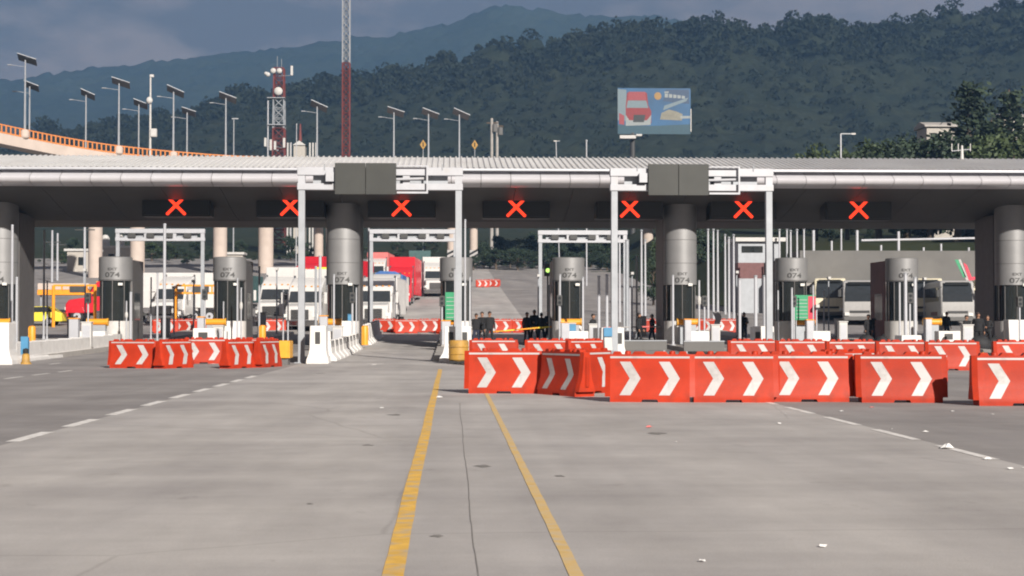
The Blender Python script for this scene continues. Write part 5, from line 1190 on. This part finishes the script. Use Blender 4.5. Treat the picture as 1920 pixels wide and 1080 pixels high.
ppl = [(893, 82.5, 10, 0, 1.72, 'person in black at the left of the left standing group'), (904, 83.5, -20, 2, 1.80, 'person in black in the middle of the left standing group'), (918, 82.0, 15, 0, 1.83, 'person in black at the right of the left standing group'),
       (988, 86.5, 30, 0, 1.74, 'person in black at the left end behind the yellow boom'), (1002, 87.5, -10, 2, 1.86, 'taller person in black second behind the yellow boom'), (1015, 86.2, 170, 0, 1.72, 'person in black third behind the yellow boom'), (1029, 87.0, -30, 2, 1.84, 'person in black at the right end behind the yellow boom'),
       (1112, 80.5, 60, 1, 1.72, 'person in dark clothes right of the sixth booth'), (1198, 83.5, 80, 1, 1.74, 'walker in black left of the seventh booth, nearer the gantry post'), (1223, 85.0, -80, 1, 1.66, 'walker in black left of the seventh booth, nearer the booth'),
       (1395, 90, 20, 2, 1.70, 'person in navy between the short poles at the right gantry'), (1628, 84, 30, 0, 1.66, 'person in black left of the ninth booth'), (1643, 85, -20, 2, 1.72, 'person in black touching the ninth booth'), (1775, 92, 20, 0, 1.7, 'person in black far back before the right coach'),
       (1812, 80.5, 40, 2, 1.66, 'person in black left of the central one by the rightmost column'), (1834, 76.0, -15, 0, 1.84, 'tall person in black by the rightmost column'), (1852, 79.0, -40, 2, 1.68, 'person in black right of the tall one by the rightmost column')]
for px, Y, fc, ps, h, lab in ppl: person(px, Y, fc, lab, pose=ps, h=h, top='cloth', legs='cloth2' if px % 2 else 'cloth')
# black sacks piled before the right-hand group
for i, (px, Y, r, lab) in enumerate(((1812, 74.5, .42, 'black sack at the left of the pile by the rightmost column'), (1838, 73.6, .5, 'largest black sack of the pile by the rightmost column'), (1862, 74.4, .42, 'black sack at the right of the pile by the rightmost column'), (1880, 75, .3, 'small black sack at the right tip of the pile'), (1625, 80, .45, 'black sack at the feet of the person by the ninth booth'), (1655, 79.5, .4, 'black sack before the ninth booth'))):
    mb = MB(); mb.ball((0, 0, r * .72), r, r * .8, r * .85, 14, 9)
    mb.v = [(x * random.uniform(.9, 1.1), y * random.uniform(.9, 1.1), max(0, z * random.uniform(.93, 1.07))) for x, y, z in mb.v]
    t = thing('sack', lab, 'sack', (atx(px, Y), Y, g(Y) + .2 if abs(Y - 75) < 5 and False else g(Y)), 0, 'black sacks on the ground'); mb.build('bulk', M['bag'], t, smooth=True, ang=80); MB().tube((0, 0, r * 1.5), (.05, 0, r * 1.8), .05, .1, 7).build('tied_neck', M['bag'], t)
t = thing('striped_bag', 'yellow and black striped bag between the second row barriers at right', 'bag', (atx(1833, 52), 52, 0)); MB().prism([(-.2, 0), (.2, 0), (.17, .62), (-.1, .66), (-.18, .5)], -.1, .12, 'y').build('bulk', M['bag'], t, bev=.04)
for q in (-.14, -.02, .1): MB().prism([(q - .03, .08), (q + .02, .08), (q + .08, .52), (q + .03, .54)], -.108, -.102, 'y').build('yellow_stripe', M['yellow'], t)
t = thing('cooler_box', 'blue cooler box on the sixth booth plinth', 'box', (atx(1072, 78.5), 78.5, g(78.5) + .92)); MB().box(-.2, .2, -.15, .15, 0, .34).build('tub', M['blue'], t, bev=.03); MB().box(-.21, .21, -.16, .16, .345, .40).build('lid', M['white'], t, bev=.02)
t = thing('cooler_box', 'blue cooler box at the fourth booth window', 'box', (atx(648, 81.6), 81.9, g(82) + 1.55)); MB().box(-.3, .3, -.1, .12, -.2, .12).build('tub', M['blue'], t, bev=.03); MB().box(-.31, .31, -.11, .13, .125, .16).build('lid', M['blue'], t, bev=.02)
t = thing('signal_lamp', 'small lit green signal lamp left of the sixth booth', 'signal', (atx(1027, 98), 98, g(98))); h = atz(507, 98) - g(98)
MB().tube((0, 0, 0), (0, 0, h), .05).build('post', M['dark'], t); MB().box(-.22, .22, -.1, .1, h - .35, h + .4).build('housing', M['dark'], t, bev=.02); MB().tube((0, -.11, h), (0, -.13, h), .13, n=12).build('lens', M['greenled'], t)
t = thing('fallen_board', 'white curved sheet leaning on the exit barrier right of the seventh booth', 'sheet', (atx(1340, 104), 104, g(104)))
MB().prism([(-.35, 0), (.15, 0), (.45, 1.2), (.35, 1.55), (-.15, 1.55), (.05, 1.1), (-.1, .5)], -.03, .03, 'y').build('sheet', M['white'], t)

# ------------------------------------------------------------------ litter on the concrete
lit = [(825, 746, .10, 'paper', 'white paper cup by the left yellow line near the front row'), (715, 766, .06, 'paper', 'small white scrap left of the yellow line'), (1577, 772, .06, 'paper', 'crumpled white scrap below the fifth front barrier'), (1461, 795, .055, 'paper', 'white scrap by the right dashed line, leftmost'),
       (1473, 777, .04, 'paper', 'tiny white scrap below the front row'), (1786, 772, .05, 'paper', 'white scrap in the open gap of the barriers'), (1861, 778, .05, 'paper', 'flat white scrap near the right edge'), (1773, 841, .16, 'paper', 'largest crumpled paper on the right dashed line'), (1851, 862, .09, 'paper', 'peaked white paper near the right edge'),
       (1735, 811, .07, 'paper', 'thin white scrap above the right dashed line'), (1672, 806, .035, 'paper', 'tiny white scrap beside the right dash'), (1543, 1026, .05, 'paper', 'small white scrap at lower right'), (1317, 1054, .035, 'paper', 'tiny white scrap at lower middle right'), (1268, 830, .03, 'paper', 'tiny white speck below the front barriers'),
       (1218, 802, .09, 'pinkp', 'pink paper scrap below the front barriers'), (1634, 765, .06, 'pinkp', 'red scrap at the foot of the front barrier before the gap'), (1895, 880, .06, 'paper', 'white scrap at the right edge by the dash')]
for i, (px, py, r, m, lab) in enumerate(lit):
    p = ground_at(px, py); t = MB(); n = 9; rr = random.Random(i); r *= .72
    ring = [(r * math.cos(a) * rr.uniform(.6, 1.2), r * .8 * math.sin(a) * rr.uniform(.6, 1.2), rr.uniform(.004, .02)) for a in [2 * math.pi * j / n for j in range(n)]]
    top_ = [(q[0] * rr.uniform(.3, .7), q[1] * rr.uniform(.3, .7), r * rr.uniform(.2, .55)) for q in ring]
    t.add(ring + top_ + [(0, 0, r * .5)], [(j, (j + 1) % n, n + (j + 1) % n, n + j) for j in range(n)] + [(n + j, n + (j + 1) % n, 2 * n) for j in range(n)])
    tag(t.build('paper_scrap', M[m], loc=(p.x, p.y, .002), rz=rr.uniform(0, 6)), lab, 'litter', 'scraps of litter on the concrete')

# ------------------------------------------------------------------ haze
hm = bpy.data.materials.new('pale_haze'); hm.use_nodes = True; tt = hm.node_tree; tt.nodes.clear()
o_ = tt.nodes.new('ShaderNodeOutputMaterial'); pv = tt.nodes.new('ShaderNodeVolumePrincipled')
pv.inputs['Color'].default_value = (.24, .47, .88, 1); pv.inputs['Density'].default_value = 0.00026; pv.inputs['Anisotropy'].default_value = 0.0
tt.links.new(pv.outputs[0], o_.inputs['Volume'])
hz = MB().box(-1900, 1900, -260, 2950, -1.5, 600).build('haze', hm); tag(hz, 'thin blue haze over the whole valley', 'haze', kind='stuff')
